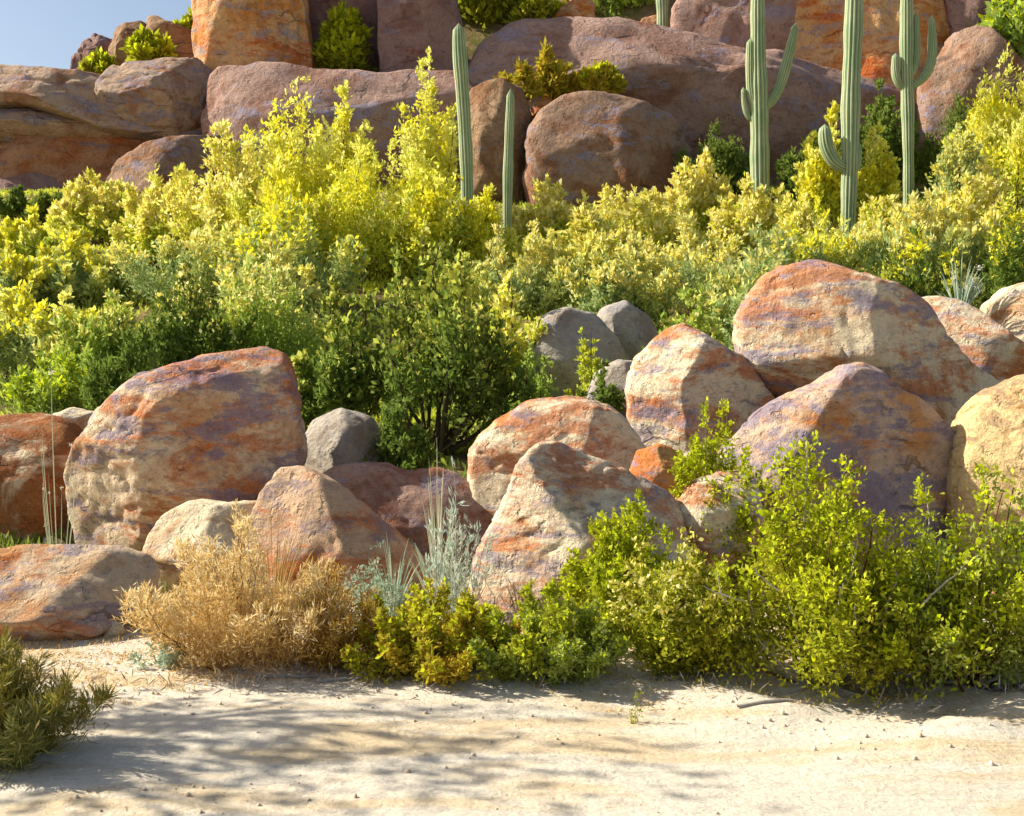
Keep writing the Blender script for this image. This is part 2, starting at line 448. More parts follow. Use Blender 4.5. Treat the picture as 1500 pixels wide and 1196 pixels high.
def spiky(name, label, cat, px, Y, top, wpx, mat, blades, seed, group=None, base_py=None, bw=0.012, arch=0.3, part='blade', sink=0.02, flower=None, cols=None):
    """a tuft of narrow blades or stalks rising from one point; every blade a part"""
    x = at(px, 500, Y)[0]; z0 = gz(x, Y) - sink if base_py is None else at(px, base_py, Y)[2]
    H = at(px, top, Y)[2] - z0; Wd = wpx * Y / F
    root = empty(name, (x, Y, z0)); tag(root, label, cat, group)
    rs = np.random.RandomState(seed)
    for i in range(blades):
        a = rs.uniform(0, 6.283); r = math.sqrt(rs.uniform(0.0, 1)) * Wd / 2
        h = H * (1 - 0.45 * (r / (Wd / 2)) ** 2) * rs.uniform(0.6, 1.0) if i else H
        if i == 0: r *= 0.3
        st = np.array([math.cos(a) * r * 0.25, math.sin(a) * r * 0.25, 0]); en = np.array([math.cos(a) * r, math.sin(a) * r, h])
        mid = (st + en) / 2 + np.array([-math.cos(a) * r * arch, -math.sin(a) * r * arch, h * 0.12])
        p = bezier(st, mid, en, 6); w = bw * rs.uniform(0.6, 1.2)
        me = mesh_np(part, *tube(p, np.array([0.8, 1, 1, 0.85, 0.6, 0.12]) * w, 4), smooth=True)
        me.materials.append(mat if cols is None else cols[i % len(cols)])
        b = link(bpy.data.objects.new(part, me), root)
        if flower and rs.uniform() < flower[1]:
            q = p[rs.randint(3, 6)] + rs.normal(size=(26, 3)) * w * 2.4
            ax = rs.normal(size=(26, 3)); ax /= np.linalg.norm(ax, axis=1, keepdims=True)
            fm = mesh_np('flower', *leaf_quads(q, ax, np.full(26, w * 3.0), rs, 0.6)); fm.materials.append(flower[0])
            link(bpy.data.objects.new('flower', fm), b)
    return root

def saguaro(label, Y, trunk, arms, mat, seed=1, ribs=13):
    """trunk/arms: list of (px, py, radius_px)"""
    b = trunk[0]; base = Vector(at(b[0], b[1], Y)); gzv = gz(base.x, Y)
    base.z = min(base.z, gzv) - 0.1
    root = empty('saguaro_cactus', base); tag(root, label, 'cactus', 'saguaros on the slope')
    def column(name, pts, closed_base=False):
        P = np.array([at(p[0], p[1], Y) for p in pts]) - np.array(base); rd = np.array([p[2] * Y / F for p in pts])
        if name == 'trunk': P[0, 2] = 0
        seg = np.concatenate([[0], np.cumsum(np.linalg.norm(np.diff(P, axis=0), axis=1))]); tot = seg[-1]
        m = max(14, int(tot / 0.12)); u = np.linspace(0, tot, m)
        # smooth the centre line
        C = np.stack([np.interp(u, seg, P[:, k]) for k in range(3)], 1); rr = np.interp(u, seg, rd)
        for _ in range(6 if name == 'arm' else 3): C[1:-1] = (C[:-2] + 2 * C[1:-1] + C[2:]) / 4; rr[1:-1] = (rr[:-2] + 2 * rr[1:-1] + rr[2:]) / 4
        rr = rr * 0.88 * (1 + 0.05 * np.sin(u * 3.3 + seed) + 0.03 * np.sin(u * 8 + seed * 2))
        end = tot - u; rr = rr * np.sqrt(np.clip(1 - (1 - np.clip(end / (rd[-1] * 1.6), 0, 1)) ** 2, 0.0, 1)) + 0.002
        if name == 'arm': rr = rr * np.clip(0.55 + u / (rd[0] * 3), 0, 1)
        tang = np.gradient(C, axis=0); tang /= np.linalg.norm(tang, axis=1, keepdims=True) + 1e-9
        sides = ribs * 4; V = []; rib = []
        for i in range(m):
            t = tang[i]; a = np.cross(t, [0.05, 1, 0.05]); a /= np.linalg.norm(a); bb = np.cross(t, a)
            f = np.arange(sides) * 2 * math.pi / sides
            cr = np.cos(np.arange(sides) / 4 * 2 * math.pi); k = rr[i] * (1 + 0.085 * cr)
            V.append(C[i] + k[:, None] * (np.cos(f)[:, None] * a + np.sin(f)[:, None] * bb)); rib.append(cr)
        V = np.concatenate(V); rib = np.concatenate(rib)
        i, k = np.meshgrid(np.arange(m - 1), np.arange(sides), indexing='ij'); k2 = (k + 1) % sides
        Fq = np.stack([i * sides + k, i * sides + k2, (i + 1) * sides + k2, (i + 1) * sides + k], -1).reshape(-1, 4)
        me = mesh_np(name, V, Fq, smooth=True)
        at_ = me.attributes.new('rib', 'FLOAT', 'POINT'); at_.data.foreach_set('value', rib.astype(np.float32))
        me.materials.append(mat)
        return link(bpy.data.objects.new(name, me), root)
    column('trunk', trunk)
    for a in arms: column('arm', a)
    return root
# ------------------------------------------------------------------ materials
def ground_material(name, kind):
    n = NT(name); co = n.coords()
    if kind == 'sand':
        st = n.mapping(co, scale=(0.45, 1.6, 1), rot=(0, 0, 0.12))
        c = n.mix(n.mask(n.noise(st, 1.3, 7, 0.62, 0.7), 0.46, 0.60), S(228, 217, 197), S(222, 200, 164))
        c = n.mix(n.math('MULTIPLY', n.mask(n.noise(n.mapping(st, loc=(9, 3, 0)), 2.4, 7, 0.65, 0.5), 0.54, 0.66), 0.7), c, S(230, 222, 206))
        c = n.mix(n.math('MULTIPLY', n.mask(n.noise(n.mapping(st, loc=(2, 13, 0)), 4.0, 8, 0.7), 0.58, 0.70), 0.45), c, S(176, 164, 150))
        fine = n.noise(co, 55, 9, 0.8)
        c = n.mix(1.0, c, n.ramp(fine, [(0.3, (0.66, 0.65, 0.64, 1)), (0.47, (1.02, 1.02, 1.02, 1)), (0.72, (1.2, 1.19, 1.17, 1))]), 'MULTIPLY')
        h = n.math('ADD', n.noise(n.mapping(st, scale=(1, 1.5, 1)), 5, 8, 0.65), n.math('MULTIPLY', fine, 0.3))
        h = n.math('ADD', h, n.math('MULTIPLY', n.noise(co, 16, 5, 0.6), 0.5))
        n.principled(c, 0.95, n.bump(h, 1.0, 0.06), 0.08)
    else:
        c = n.mix(n.mask(n.noise(co, 0.5, 7, 0.65, 0.5), 0.42, 0.6), S(128, 108, 72), S(108, 106, 52))
        c = n.mix(n.mask(n.noise(co, 2.3, 7, 0.7), 0.5, 0.64), c, S(150, 128, 92))
        fine = n.noise(co, 30, 9, 0.75)
        c = n.mix(1.0, c, n.ramp(fine, [(0.3, (0.65, 0.64, 0.62, 1)), (0.55, (1, 1, 1, 1)), (0.75, (1.2, 1.18, 1.1, 1))]), 'MULTIPLY')
        h = n.math('ADD', n.noise(co, 4, 8, 0.7), n.math('MULTIPLY', fine, 0.3))
        n.principled(c, 0.95, n.bump(h, 0.9, 0.08), 0.08)
    return n.m

def cactus_material():
    n = NT('saguaro_skin')
    a = n.new('ShaderNodeAttribute'); a.attribute_name = 'rib'
    co = n.coords()
    skin = n.mix(n.mask(n.noise(co, 1.6, 5, 0.6), 0.42, 0.6), S(124, 146, 108), S(148, 160, 124))
    skin = n.mix(n.math('MULTIPLY', n.mask(n.noise(n.mapping(co, scale=(3, 3, .8)), 2.2, 6, 0.7), 0.57, 0.66), 0.7), skin, S(158, 140, 104))
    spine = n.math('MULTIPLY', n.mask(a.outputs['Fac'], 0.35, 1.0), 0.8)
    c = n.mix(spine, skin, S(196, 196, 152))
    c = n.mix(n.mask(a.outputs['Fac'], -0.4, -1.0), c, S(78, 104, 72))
    n.principled(c, 0.75, n.bump(n.noise(co, 40, 4, 0.7), 0.4, 0.02), 0.2)
    return n.m

M_sand = ground_material('pale_sand', 'sand'); M_soil = ground_material('hill_soil', 'soil')
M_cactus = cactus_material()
CREAM = S(222, 206, 174); PALE = S(206, 186, 158); TAN = S(190, 140, 92); ORANGE = S(186, 100, 44); RUST = S(168, 78, 34)
BROWN = S(140, 96, 66); MAUVE = S(150, 122, 118); GREY = S(144, 132, 144); LAV = S(150, 142, 156); DKB = S(104, 78, 64)

bark_dark = bark_material('dark_bark', S(64, 58, 40), S(92, 80, 56))
bark_green = bark_material('green_bark', S(98, 104, 56), S(120, 112, 70))
bark_grey = bark_material('bleached_stick', S(176, 168, 156), S(150, 140, 130))
bark_red = bark_material('red_brown_bark', S(104, 60, 38), S(80, 52, 38))
bark_straw = bark_material('straw_stem', S(168, 134, 80), S(140, 106, 62))

L_lime = leaf_material('lime_leaves', [S(108, 122, 34), S(148, 154, 40), S(184, 184, 50), S(130, 136, 46)], S(150, 142, 44), clump_scale=3)
L_green = leaf_material('green_leaves', [S(130, 156, 56), S(162, 184, 74), S(190, 204, 98), S(144, 172, 84)], S(176, 192, 112), clump_scale=1.2)
L_sagegreen = leaf_material('grey_green_leaves', [S(140, 164, 100), S(168, 186, 124), S(188, 198, 126), S(150, 176, 122)], S(198, 200, 110), clump_scale=0.9)
L_dark = leaf_material('deep_green_leaves', [S(84, 106, 44), S(108, 130, 52), S(136, 154, 70), S(98, 120, 62)], S(130, 138, 62), clump_scale=1.5)
L_yellowgreen = leaf_material('yellow_green_leaves', [S(182, 194, 48), S(210, 212, 58), S(222, 220, 96), S(172, 188, 62)], S(166, 190, 82), clump_scale=0.9)
L_olive = leaf_material('olive_leaves', [S(150, 146, 42), S(176, 168, 50), S(196, 180, 64), S(134, 134, 44)], S(200, 160, 56), clump_scale=4)
L_oliveg = leaf_material('olive_green_leaves', [S(132, 142, 40), S(162, 166, 50), S(180, 180, 62), S(118, 130, 44)], S(150, 170, 100), clump_scale=3)
L_straw = leaf_material('straw_leaves', [S(200, 164, 92), S(220, 190, 124), S(232, 212, 156), S(184, 144, 76)], S(180, 142, 78), clump_scale=4)
L_sage = leaf_material('sage_leaves', [S(150, 176, 150), S(176, 190, 164), S(136, 164, 140)], S(188, 190, 170), clump_scale=5)
L_rustleaf = leaf_material('rusty_leaves', [S(176, 120, 44), S(196, 140, 50), S(150, 110, 44)], S(150, 126, 44), clump_scale=5)
F_yellow = leaf_material('yellow_blossom_lit_tops', [S(232, 226, 34), S(240, 234, 76), S(226, 214, 26), S(238, 234, 126)], S(238, 236, 156), transl=0.45, clump_scale=1.0, clump_amt=0.6)
F_cream = leaf_material('cream_blossom_lit_tips', [S(236, 228, 140), S(240, 234, 170), S(228, 214, 96), S(238, 220, 120)], S(230, 222, 90), transl=0.45, clump_scale=0.9)
F_bright = leaf_material('bright_lime_tips', [S(196, 208, 20), S(214, 218, 40), S(180, 198, 30), S(222, 222, 80)], S(170, 188, 40), transl=0.45, clump_scale=4)
F_orange = leaf_material('orange_dry_tips', [S(206, 140, 40), S(196, 110, 44), S(212, 168, 70)], None)
L_cornerolive = leaf_material('dull_olive_leaves', [S(130, 124, 48), S(152, 142, 60), S(164, 152, 72), S(112, 112, 52)], S(128, 140, 90), clump_scale=4)
L_gold = leaf_material('golden_dry_leaves', [S(190, 150, 66), S(206, 168, 84), S(168, 136, 60)], S(140, 122, 54), clump_scale=5)
L_silver = leaf_material('silver_leaves', [S(198, 206, 184), S(214, 216, 198), S(170, 192, 172)], S(176, 200, 184), clump_scale=5)
F_lime = leaf_material('lime_tip_leaves', [S(176, 188, 70), S(200, 204, 92), S(214, 212, 120), S(160, 180, 76)], S(190, 186, 70), clump_scale=2)
F_straw = leaf_material('pale_straw_tips', [S(232, 214, 164), S(222, 196, 136), S(236, 224, 186)], None)
F_white = leaf_material('white_blossom', [S(226, 222, 200), S(206, 206, 190)], None)
M_sageblade = leaf_material('sage_blades', [S(170, 190, 168)], S(206, 206, 184), clump_scale=6)
M_paleblade = leaf_material('pale_blades', [S(222, 222, 196)], S(190, 206, 180), clump_scale=6)
M_straw_blade = leaf_material('straw_blades', [S(206, 180, 120)], S(180, 150, 90), clump_scale=6)

# ------------------------------------------------------------------ ground
def terrain():
    xs = np.sinh(np.linspace(-4.2, 4.2, 300)) * 4.2; xs = xs * (140 / xs.max())
    ys = np.concatenate([np.linspace(-60, 2.4, 16)[:-1], np.linspace(2.4, 7.2, 150), np.linspace(7.2, 60, 150)[1:], np.geomspace(61, 420, 24)])
    X, Y = np.meshgrid(xs, ys); Z = ground_z(X, Y)
    V = np.stack([X, Y, Z], -1)
    k = int(np.argmin(np.abs(ys - 6.9)))
    def sheet(name, r0, r1, mat, label):
        v = V[r0:r1 + 1].reshape(-1, 3); ny = r1 - r0; nx = len(xs)
        i, j = np.meshgrid(np.arange(ny), np.arange(nx - 1), indexing='ij')
        f = np.stack([i * nx + j, i * nx + j + 1, (i + 1) * nx + j + 1, (i + 1) * nx + j], -1).reshape(-1, 4)
        me = mesh_np(name, v, f, smooth=True); me.materials.append(mat)
        o = link(bpy.data.objects.new(name, me)); tag(o, label, None, None, 'structure')
    sheet('sandy_wash', 0, k, M_sand, 'pale sunlit sand of the dry wash across the foreground')
    sheet('hillside', k, len(ys) - 1, M_soil, 'rocky brush covered desert hillside rising behind the boulders')
terrain()

# ------------------------------------------------------------------ background rocks and cliffs
def cm(name, pale, tan, rust, grey, **k): return rock_material(name, pale, tan, rust, grey, **k)
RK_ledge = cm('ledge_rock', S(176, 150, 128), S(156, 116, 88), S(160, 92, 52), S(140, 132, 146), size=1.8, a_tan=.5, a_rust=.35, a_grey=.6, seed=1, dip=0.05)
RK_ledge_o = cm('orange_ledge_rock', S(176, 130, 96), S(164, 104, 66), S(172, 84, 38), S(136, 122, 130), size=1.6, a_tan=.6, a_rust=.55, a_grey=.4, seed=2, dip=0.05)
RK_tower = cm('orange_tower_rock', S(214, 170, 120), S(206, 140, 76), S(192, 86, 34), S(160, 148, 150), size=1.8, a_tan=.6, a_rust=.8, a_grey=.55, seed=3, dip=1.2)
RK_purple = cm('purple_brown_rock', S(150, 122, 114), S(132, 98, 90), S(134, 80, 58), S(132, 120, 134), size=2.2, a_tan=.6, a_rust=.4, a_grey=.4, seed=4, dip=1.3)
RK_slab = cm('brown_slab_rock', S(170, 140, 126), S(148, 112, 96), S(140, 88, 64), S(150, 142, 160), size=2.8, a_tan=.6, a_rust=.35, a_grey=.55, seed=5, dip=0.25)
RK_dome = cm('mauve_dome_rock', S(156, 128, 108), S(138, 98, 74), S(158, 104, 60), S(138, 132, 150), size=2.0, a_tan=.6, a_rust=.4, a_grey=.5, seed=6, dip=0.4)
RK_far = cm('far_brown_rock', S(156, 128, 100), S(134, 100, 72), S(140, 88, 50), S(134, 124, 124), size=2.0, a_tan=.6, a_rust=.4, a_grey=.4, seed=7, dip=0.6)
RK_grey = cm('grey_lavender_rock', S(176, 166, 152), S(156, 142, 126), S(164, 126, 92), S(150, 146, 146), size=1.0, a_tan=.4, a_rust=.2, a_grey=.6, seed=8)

E = (-7.0, 35, gz(-7.0, 35) - 1)
cliff = empty('ledge_cliff', (-14.0, 36, gz(-14.0, 36) - 0.5))
tag(cliff, 'layered brown cliff of flat ledges below the sky at upper left', 'cliff')
kw = dict(bed=False, chip=1.5, parent=cliff, sub=6, n=5, facets=3)
for pts, Y, dp, mat, sd, rg in (
    ([(-160, 102), (0, 104), (60, 108), (110, 117), (165, 127), (200, 132), (318, 140), (318, 210), (200, 212), (60, 172), (-160, 166)], 36.5, 2.4, RK_ledge, 11, .05),
    ([(160, 135), (180, 108), (205, 97), (255, 95), (300, 95), (311, 108), (310, 150), (308, 215), (230, 208), (170, 180)], 35.8, 2.2, RK_ledge, 12, .05),
    ([(-160, 163), (0, 166), (70, 168), (200, 198), (312, 196), (316, 215), (250, 219), (150, 212), (60, 212), (-160, 215)], 36.0, 1.6, RK_ledge, 13, .05),
    ([(-160, 205), (60, 204), (180, 208), (262, 214), (250, 260), (190, 300), (100, 330), (-160, 350)], 36.2, 2.0, RK_ledge_o, 14, .06),
    ([(-160, 285), (0, 268), (80, 262), (140, 285), (150, 340), (60, 440), (-160, 440)], 35.0, 1.6, RK_purple, 15, .06)):
    rock('ledge', None, None, pts, Y, dp, mat, seed=sd, rough=rg, **kw)
rock('boulder', 'smooth grey brown boulder at foot of the left ledge cliff', 'boulder',
     [(145, 300), (160, 262), (185, 240), (220, 218), (270, 205), (335, 203), (355, 300), (250, 350), (150, 335)], 33.2, 1.8, RK_dome, 'rocks on the hill', seed=16, chip=1.5, n=3, facets=4)
rock('rock_ledge', 'long brown ledge with pale sunlit rim under the orange tower', 'cliff',
     [(304, 104), (345, 93), (400, 99), (450, 106), (500, 113), (560, 111), (620, 106), (680, 116), (705, 150), (705, 330), (300, 340), (304, 208)], 34.5, 2.4, RK_slab, 'rocks on the hill', seed=17, chip=1.5, n=5, facets=4, rough=.05)
rock('rock_outcrop', 'dark jagged rock at left end of the skyline rocks', 'rock',
     [(98, 125), (112, 92), (124, 68), (138, 52), (150, 58), (165, 60), (178, 75), (180, 125)], 41, 1.0, RK_purple, 'rocks on the skyline', seed=18, chip=1.5, rough=.16, facets=8)
rock('rock_outcrop', 'brown pointed rock on the skyline behind the pale ledge block', 'rock',
     [(155, 130), (168, 75), (170, 42), (180, 30), (212, 31), (226, 60), (235, 130)], 40, 1.2, RK_far, 'rocks on the skyline', seed=19, chip=1.5, rough=.08, facets=6)
rock('rock_outcrop', 'brown slanting rock on the skyline beside the orange tower', 'rock',
     [(205, 130), (212, 60), (222, 28), (235, 28), (265, 42), (300, 55), (320, 70), (320, 130)], 40.6, 1.4, RK_far, 'rocks on the skyline', seed=20, chip=1.5, rough=.07, facets=6)
rock('rock_tower', 'tall orange and grey rock tower rising out of frame at top', 'rock',
     [(284, -110), (288, -20), (296, 40), (300, 80), (312, 112), (380, 118), (462, 116), (462, 40), (452, -30), (440, -110)], 37.5, 2.2, RK_tower, 'rocks on the hill', seed=21, n=4, rough=.08, facets=8, sub=6, chip=1.4, cuts=[(-.7, -1, 0, .95), (.8, -1, .1, .8), (.1, -1, .3, .85)])
rock('rock_wall', 'dark recessed rock wall behind the bush by the orange tower', 'rock',
     [(435, -110), (440, 0), (445, 60), (460, 125), (575, 125), (580, -110)], 39.6, 1.6, RK_purple, 'rocks on the hill', seed=22, chip=1.5, n=5, rough=.05)
rock('rock_wall', 'square purple brown rock wall left of the bright green slope', 'rock',
     [(560, -110), (640, -100), (664, -20), (678, 30), (696, 80), (706, 125), (640, 140), (562, 128), (556, 40)], 37.4, 2.0, RK_purple, 'rocks on the hill', seed=23, chip=1.5, n=5, rough=.05)
rock('rock_slab', 'huge rounded brown slab sloping down behind the saguaros', 'rock',
     [(672, 130), (690, 95), (705, 68), (760, 50), (850, 36), (920, 38), (985, 54), (1060, 75), (1150, 92), (1230, 106), (1300, 122), (1345, 160), (1340, 240), (1240, 265), (1000, 270), (880, 230), (760, 200), (680, 190)], 37.5, 3.6, RK_slab, 'rocks on the hill', seed=24, chip=1.5, n=2.6, rough=.05, facets=4)
rock('boulder', 'big domed mauve boulder right of the thin saguaro', 'boulder',
     [(770, 205), (788, 165), (830, 142), (880, 142), (940, 154), (985, 178), (1010, 220), (1004, 290), (900, 325), (780, 325), (766, 260)], 31.5, 1.8, RK_dome, 'rocks on the hill', seed=25, chip=1.5, n=2.5, rough=.05, facets=4)
rock('boulder', 'grey green boulder behind the thin saguaro', 'boulder',
     [(674, 165), (694, 128), (735, 118), (766, 133), (780, 170), (778, 235), (760, 280), (680, 280)], 32.2, 1.2, RK_far, 'rocks on the hill', seed=26, chip=1.5, n=2.6, rough=.06, facets=4)
rock('boulder', 'small orange block wedged between domed boulder and brown slab', 'boulder',
     [(768, 150), (780, 138), (808, 138), (812, 165), (780, 175)], 33.4, .5, RK_tower, 'rocks on the hill', seed=27, chip=1.5, bed=False)
rock('rock_outcrop', 'brown rock mass above the slab at top centre right', 'rock',
     [(985, 85), (992, 20), (1000, -60), (1100, -90), (1210, -60), (1215, 105), (1100, 105)], 40.5, 2.0, RK_slab, 'rocks on the hill', seed=28, chip=1.5, n=3.5, rough=.08, facets=7)
rock('rock_outcrop', 'orange and grey rock face behind the tallest saguaro', 'rock',
     [(1160, -80), (1300, -100), (1400, -60), (1398, 40), (1440, 130), (1390, 165), (1290, 140), (1200, 118), (1150, 95)], 39.6, 2.0, RK_tower, 'rocks on the hill', seed=29, chip=1.5, n=3.5, rough=.08, facets=7)
rock('rock_outcrop', 'dark shaded rock at the top right corner', 'rock',
     [(1335, -90), (1600, -90), (1600, 70), (1500, 62), (1440, 52), (1385, 15)], 38.6, 1.5, RK_purple, 'rocks on the hill', seed=30, chip=1.5, n=3, rough=.09, facets=6)
rock('boulder', 'pale mauve angular rock right of the many armed saguaro', 'boulder',
     [(1355, 150), (1368, 80), (1395, 45), (1425, 42), (1470, 88), (1540, 130), (1560, 240), (1400, 230), (1350, 190)], 36, 1.5, RK_dome, 'rocks on the hill', seed=31, chip=1.5, n=3, rough=.09, facets=6)
rock('boulder', 'small pink orange rock in the green patch on the hilltop', 'boulder',
     [(798, 46), (815, 18), (838, 0), (858, -8), (872, 8), (870, 46)], 42.5, .8, RK_tower, 'rocks on the hill', seed=32, chip=1.5, sub=5, facets=4)
rock('boulder', 'flat rusty rock at the foot of the hilltop saguaro', 'boulder',
     [(930, 46), (940, 28), (965, 22), (985, 26), (1000, 46), (985, 60)], 41.5, .6, RK_ledge_o, 'rocks on the hill', seed=33, chip=1.5, sub=5)

# ------------------------------------------------------------------ saguaros
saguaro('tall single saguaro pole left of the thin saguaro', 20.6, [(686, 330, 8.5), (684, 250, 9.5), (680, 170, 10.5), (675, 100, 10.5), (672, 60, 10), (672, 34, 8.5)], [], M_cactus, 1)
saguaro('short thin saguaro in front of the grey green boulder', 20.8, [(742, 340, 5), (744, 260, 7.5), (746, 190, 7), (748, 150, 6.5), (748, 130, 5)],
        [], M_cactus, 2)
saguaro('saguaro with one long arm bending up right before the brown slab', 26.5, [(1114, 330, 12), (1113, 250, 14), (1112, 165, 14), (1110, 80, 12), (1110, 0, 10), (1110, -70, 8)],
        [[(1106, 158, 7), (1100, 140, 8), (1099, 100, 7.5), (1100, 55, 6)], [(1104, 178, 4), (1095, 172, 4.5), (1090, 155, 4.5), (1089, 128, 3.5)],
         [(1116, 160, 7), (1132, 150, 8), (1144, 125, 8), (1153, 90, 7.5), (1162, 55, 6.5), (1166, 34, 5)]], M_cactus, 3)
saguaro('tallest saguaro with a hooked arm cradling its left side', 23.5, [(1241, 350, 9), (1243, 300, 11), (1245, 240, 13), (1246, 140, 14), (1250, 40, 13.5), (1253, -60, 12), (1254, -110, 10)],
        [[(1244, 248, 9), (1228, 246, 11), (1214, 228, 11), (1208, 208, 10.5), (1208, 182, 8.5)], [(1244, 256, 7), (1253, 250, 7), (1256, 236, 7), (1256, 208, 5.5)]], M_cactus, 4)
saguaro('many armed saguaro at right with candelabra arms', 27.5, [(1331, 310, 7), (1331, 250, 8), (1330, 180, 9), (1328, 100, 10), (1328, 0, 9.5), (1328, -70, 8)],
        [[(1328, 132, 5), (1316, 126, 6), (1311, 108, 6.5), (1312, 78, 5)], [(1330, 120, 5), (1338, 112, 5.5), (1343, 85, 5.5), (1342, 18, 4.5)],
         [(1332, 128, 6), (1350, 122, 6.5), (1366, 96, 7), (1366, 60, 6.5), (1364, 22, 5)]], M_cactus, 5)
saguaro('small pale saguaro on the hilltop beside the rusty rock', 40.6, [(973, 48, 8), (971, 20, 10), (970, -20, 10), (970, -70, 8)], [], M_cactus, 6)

# ------------------------------------------------------------------ palo verde trees and hillside shrubs
MID = dict(plumes=24, subs=38, leaves=14, L=0.108, width=0.36, upright=1.2, sub_len=0.33, hmin=.62, round_=.45)
def mid(label, px, Y, top, w, leaf, fl, flower, seed, name='flowering_shrub', cat='shrub', group='flowering shrubs on the slope', **k):
    a = dict(MID); a.update(k)
    if 'plumes' in a: [a.pop(q, None) for q in ('fork', 'lobes')]
    a['L'] = a['L'] * (0.45 + 0.55 * Y / 22)
    w = w * 1.15; rv = random.Random(seed)
    a['upright'] = a['upright'] * rv.uniform(.6, 1.25); a['width'] = a.get('width', .4) * rv.uniform(.7, 1.25); a['L'] = a['L'] * rv.uniform(.8, 1.15); a['sub_len'] = a.get('sub_len', .3) * rv.uniform(.8, 1.25)
    a['branch_mats'] = [bark_green, bark_grey, bark_dark]; a['fwidth'] = rv.uniform(.4, .6)
    return shrub(name, label, cat, px, Y, top - 6, w, leaf, bark_green, fl, group, seed, flower=flower, n_branch=6, br=0.02, **a)

# farthest row, yellow tops against the cliffs
mid('tall narrow yellow flowering tree reaching above the middle ledge', 425, 22, 118, 170, L_yellowgreen, F_yellow, (.75, .35), 41, 'flowering_tree', 'tree', 'yellow flowering trees', fork=.1, lobes=9)
mid('yellow flowering tree between two taller ones before the middle ledge', 505, 23, 128, 120, L_yellowgreen, F_yellow, (.75, .4), 42, 'flowering_tree', 'tree', 'yellow flowering trees', fork=.1)
mid('tallest yellow flowering tree just left of the single saguaro pole', 626, 22, 84, 120, L_yellowgreen, F_yellow, (.8, .3), 43, 'flowering_tree', 'tree', 'yellow flowering trees', fork=.1, lobes=9)
mid('pale yellow flowering tree below the left ledge cliff', 335, 21, 185, 190, L_yellowgreen, F_cream, (.75, .35), 44, 'flowering_tree', 'tree', 'yellow flowering trees')
mid('broad golden flowering tree filling the gap below the middle ledge', 545, 20, 215, 260, L_yellowgreen, F_yellow, (.6, .45), 45, 'flowering_tree', 'tree', 'yellow flowering trees')
mid('yellow bush standing against the right edge beside the pale mauve rock', 1482, 27, 80, 200, L_yellowgreen, F_yellow, (.8, .3), 46, 'flowering_tree', 'tree', 'yellow flowering trees')
mid('cream flowering shrub under the smooth boulder of the left cliff', 145, 24, 262, 150, L_yellowgreen, F_cream, (.7, .4), 47)
mid('low yellow shrub at left edge below the shaded cliff foot', 55, 22, 315, 170, L_yellowgreen, F_yellow, (.6, .5), 48)
mid('yellow shrub in front of the two pole saguaros', 715, 19.6, 282, 120, L_yellowgreen, F_yellow, (.6, .4), 49)
mid('cream flowering shrub below left side of the domed mauve boulder', 805, 22, 270, 120, L_yellowgreen, F_cream, (.7, .4), 50)
mid('cream flowering shrub below right side of the domed mauve boulder', 912, 22.5, 275, 150, L_yellowgreen, F_cream, (.75, .4), 51)
mid('cream flowering shrub left of the saguaro with the long arm', 1022, 23, 230, 130, L_yellowgreen, F_cream, (.75, .4), 52)
mid('yellow shrub in front of the saguaro with the long arm', 1105, 22, 270, 150, L_yellowgreen, F_cream, (.7, .35), 53)
mid('bright yellow shrub behind the hooked arm saguaro', 1205, 26, 155, 90, L_yellowgreen, F_yellow, (.8, .3), 54)
mid('yellow shrub between hooked arm and many armed saguaros', 1274, 26, 185, 80, L_yellowgreen, F_yellow, (.7, .35), 55)
mid('soft green tree right of the many armed saguaro', 1408, 25, 190, 100, L_sagegreen, F_cream, (.4, .5), 56)
mid('pale yellow flowering shrub right below the many armed saguaro', 1440, 23, 235, 150, L_yellowgreen, F_cream, (.7, .4), 57)
mid('dark green shrub in shade below the right end of the slab', 1400, 31, 150, 130, L_dark, None, None, 58, 'desert_shrub', group='dark shrubs under the slab')
mid('dark green shrub in shade between the two right saguaros', 1285, 31.5, 125, 120, L_dark, None, None, 59, 'desert_shrub', group='dark shrubs under the slab')
mid('dark green shrub in shade left of the long armed saguaro', 1050, 30.5, 195, 130, L_dark, None, None, 60, 'desert_shrub', group='dark shrubs under the slab')
mid('dark green shrub in shade behind the hooked saguaro arm', 1190, 30, 205, 110, L_dark, None, None, 61, 'desert_shrub', group='dark shrubs under the slab')
mid('grey green shrub at the shaded foot of the left cliff', 40, 28, 285, 180, L_dark, None, None, 62, 'desert_shrub', group='dark shrubs under the slab')

# filling rows
mid('lime yellow shrub leaning on the pale mauve angular rock', 1435, 28, 135, 110, L_yellowgreen, F_yellow, (.7, .35), 313)
mid('cream yellow shrub right of the smooth boulder of the left cliff', 235, 22, 262, 150, L_yellowgreen, F_cream, (.7, .4), 301)
mid('golden shrub below the two tall flowering trees', 425, 19.6, 235, 190, L_yellowgreen, F_yellow, (.65, .4), 302)
mid('golden shrub below the tallest flowering tree', 615, 19.4, 235, 170, L_yellowgreen, F_yellow, (.65, .4), 303)
mid('pale yellow shrub below the domed mauve boulder', 860, 20, 298, 160, L_yellowgreen, F_cream, (.7, .4), 304)
mid('pale yellow shrub right below the domed mauve boulder', 965, 20.5, 285, 150, L_yellowgreen, F_cream, (.7, .4), 305)
mid('cream shrub between the long armed and hooked arm saguaros', 1165, 20, 300, 110, L_yellowgreen, F_cream, (.7, .4), 306)
mid('pale yellow shrub above the flowering sage', 1415, 20, 275, 170, L_yellowgreen, F_cream, (.7, .4), 307)
mid('cream shrub right of the foot of the hooked arm saguaro', 1300, 21.5, 290, 110, L_yellowgreen, F_cream, (.7, .4), 308)
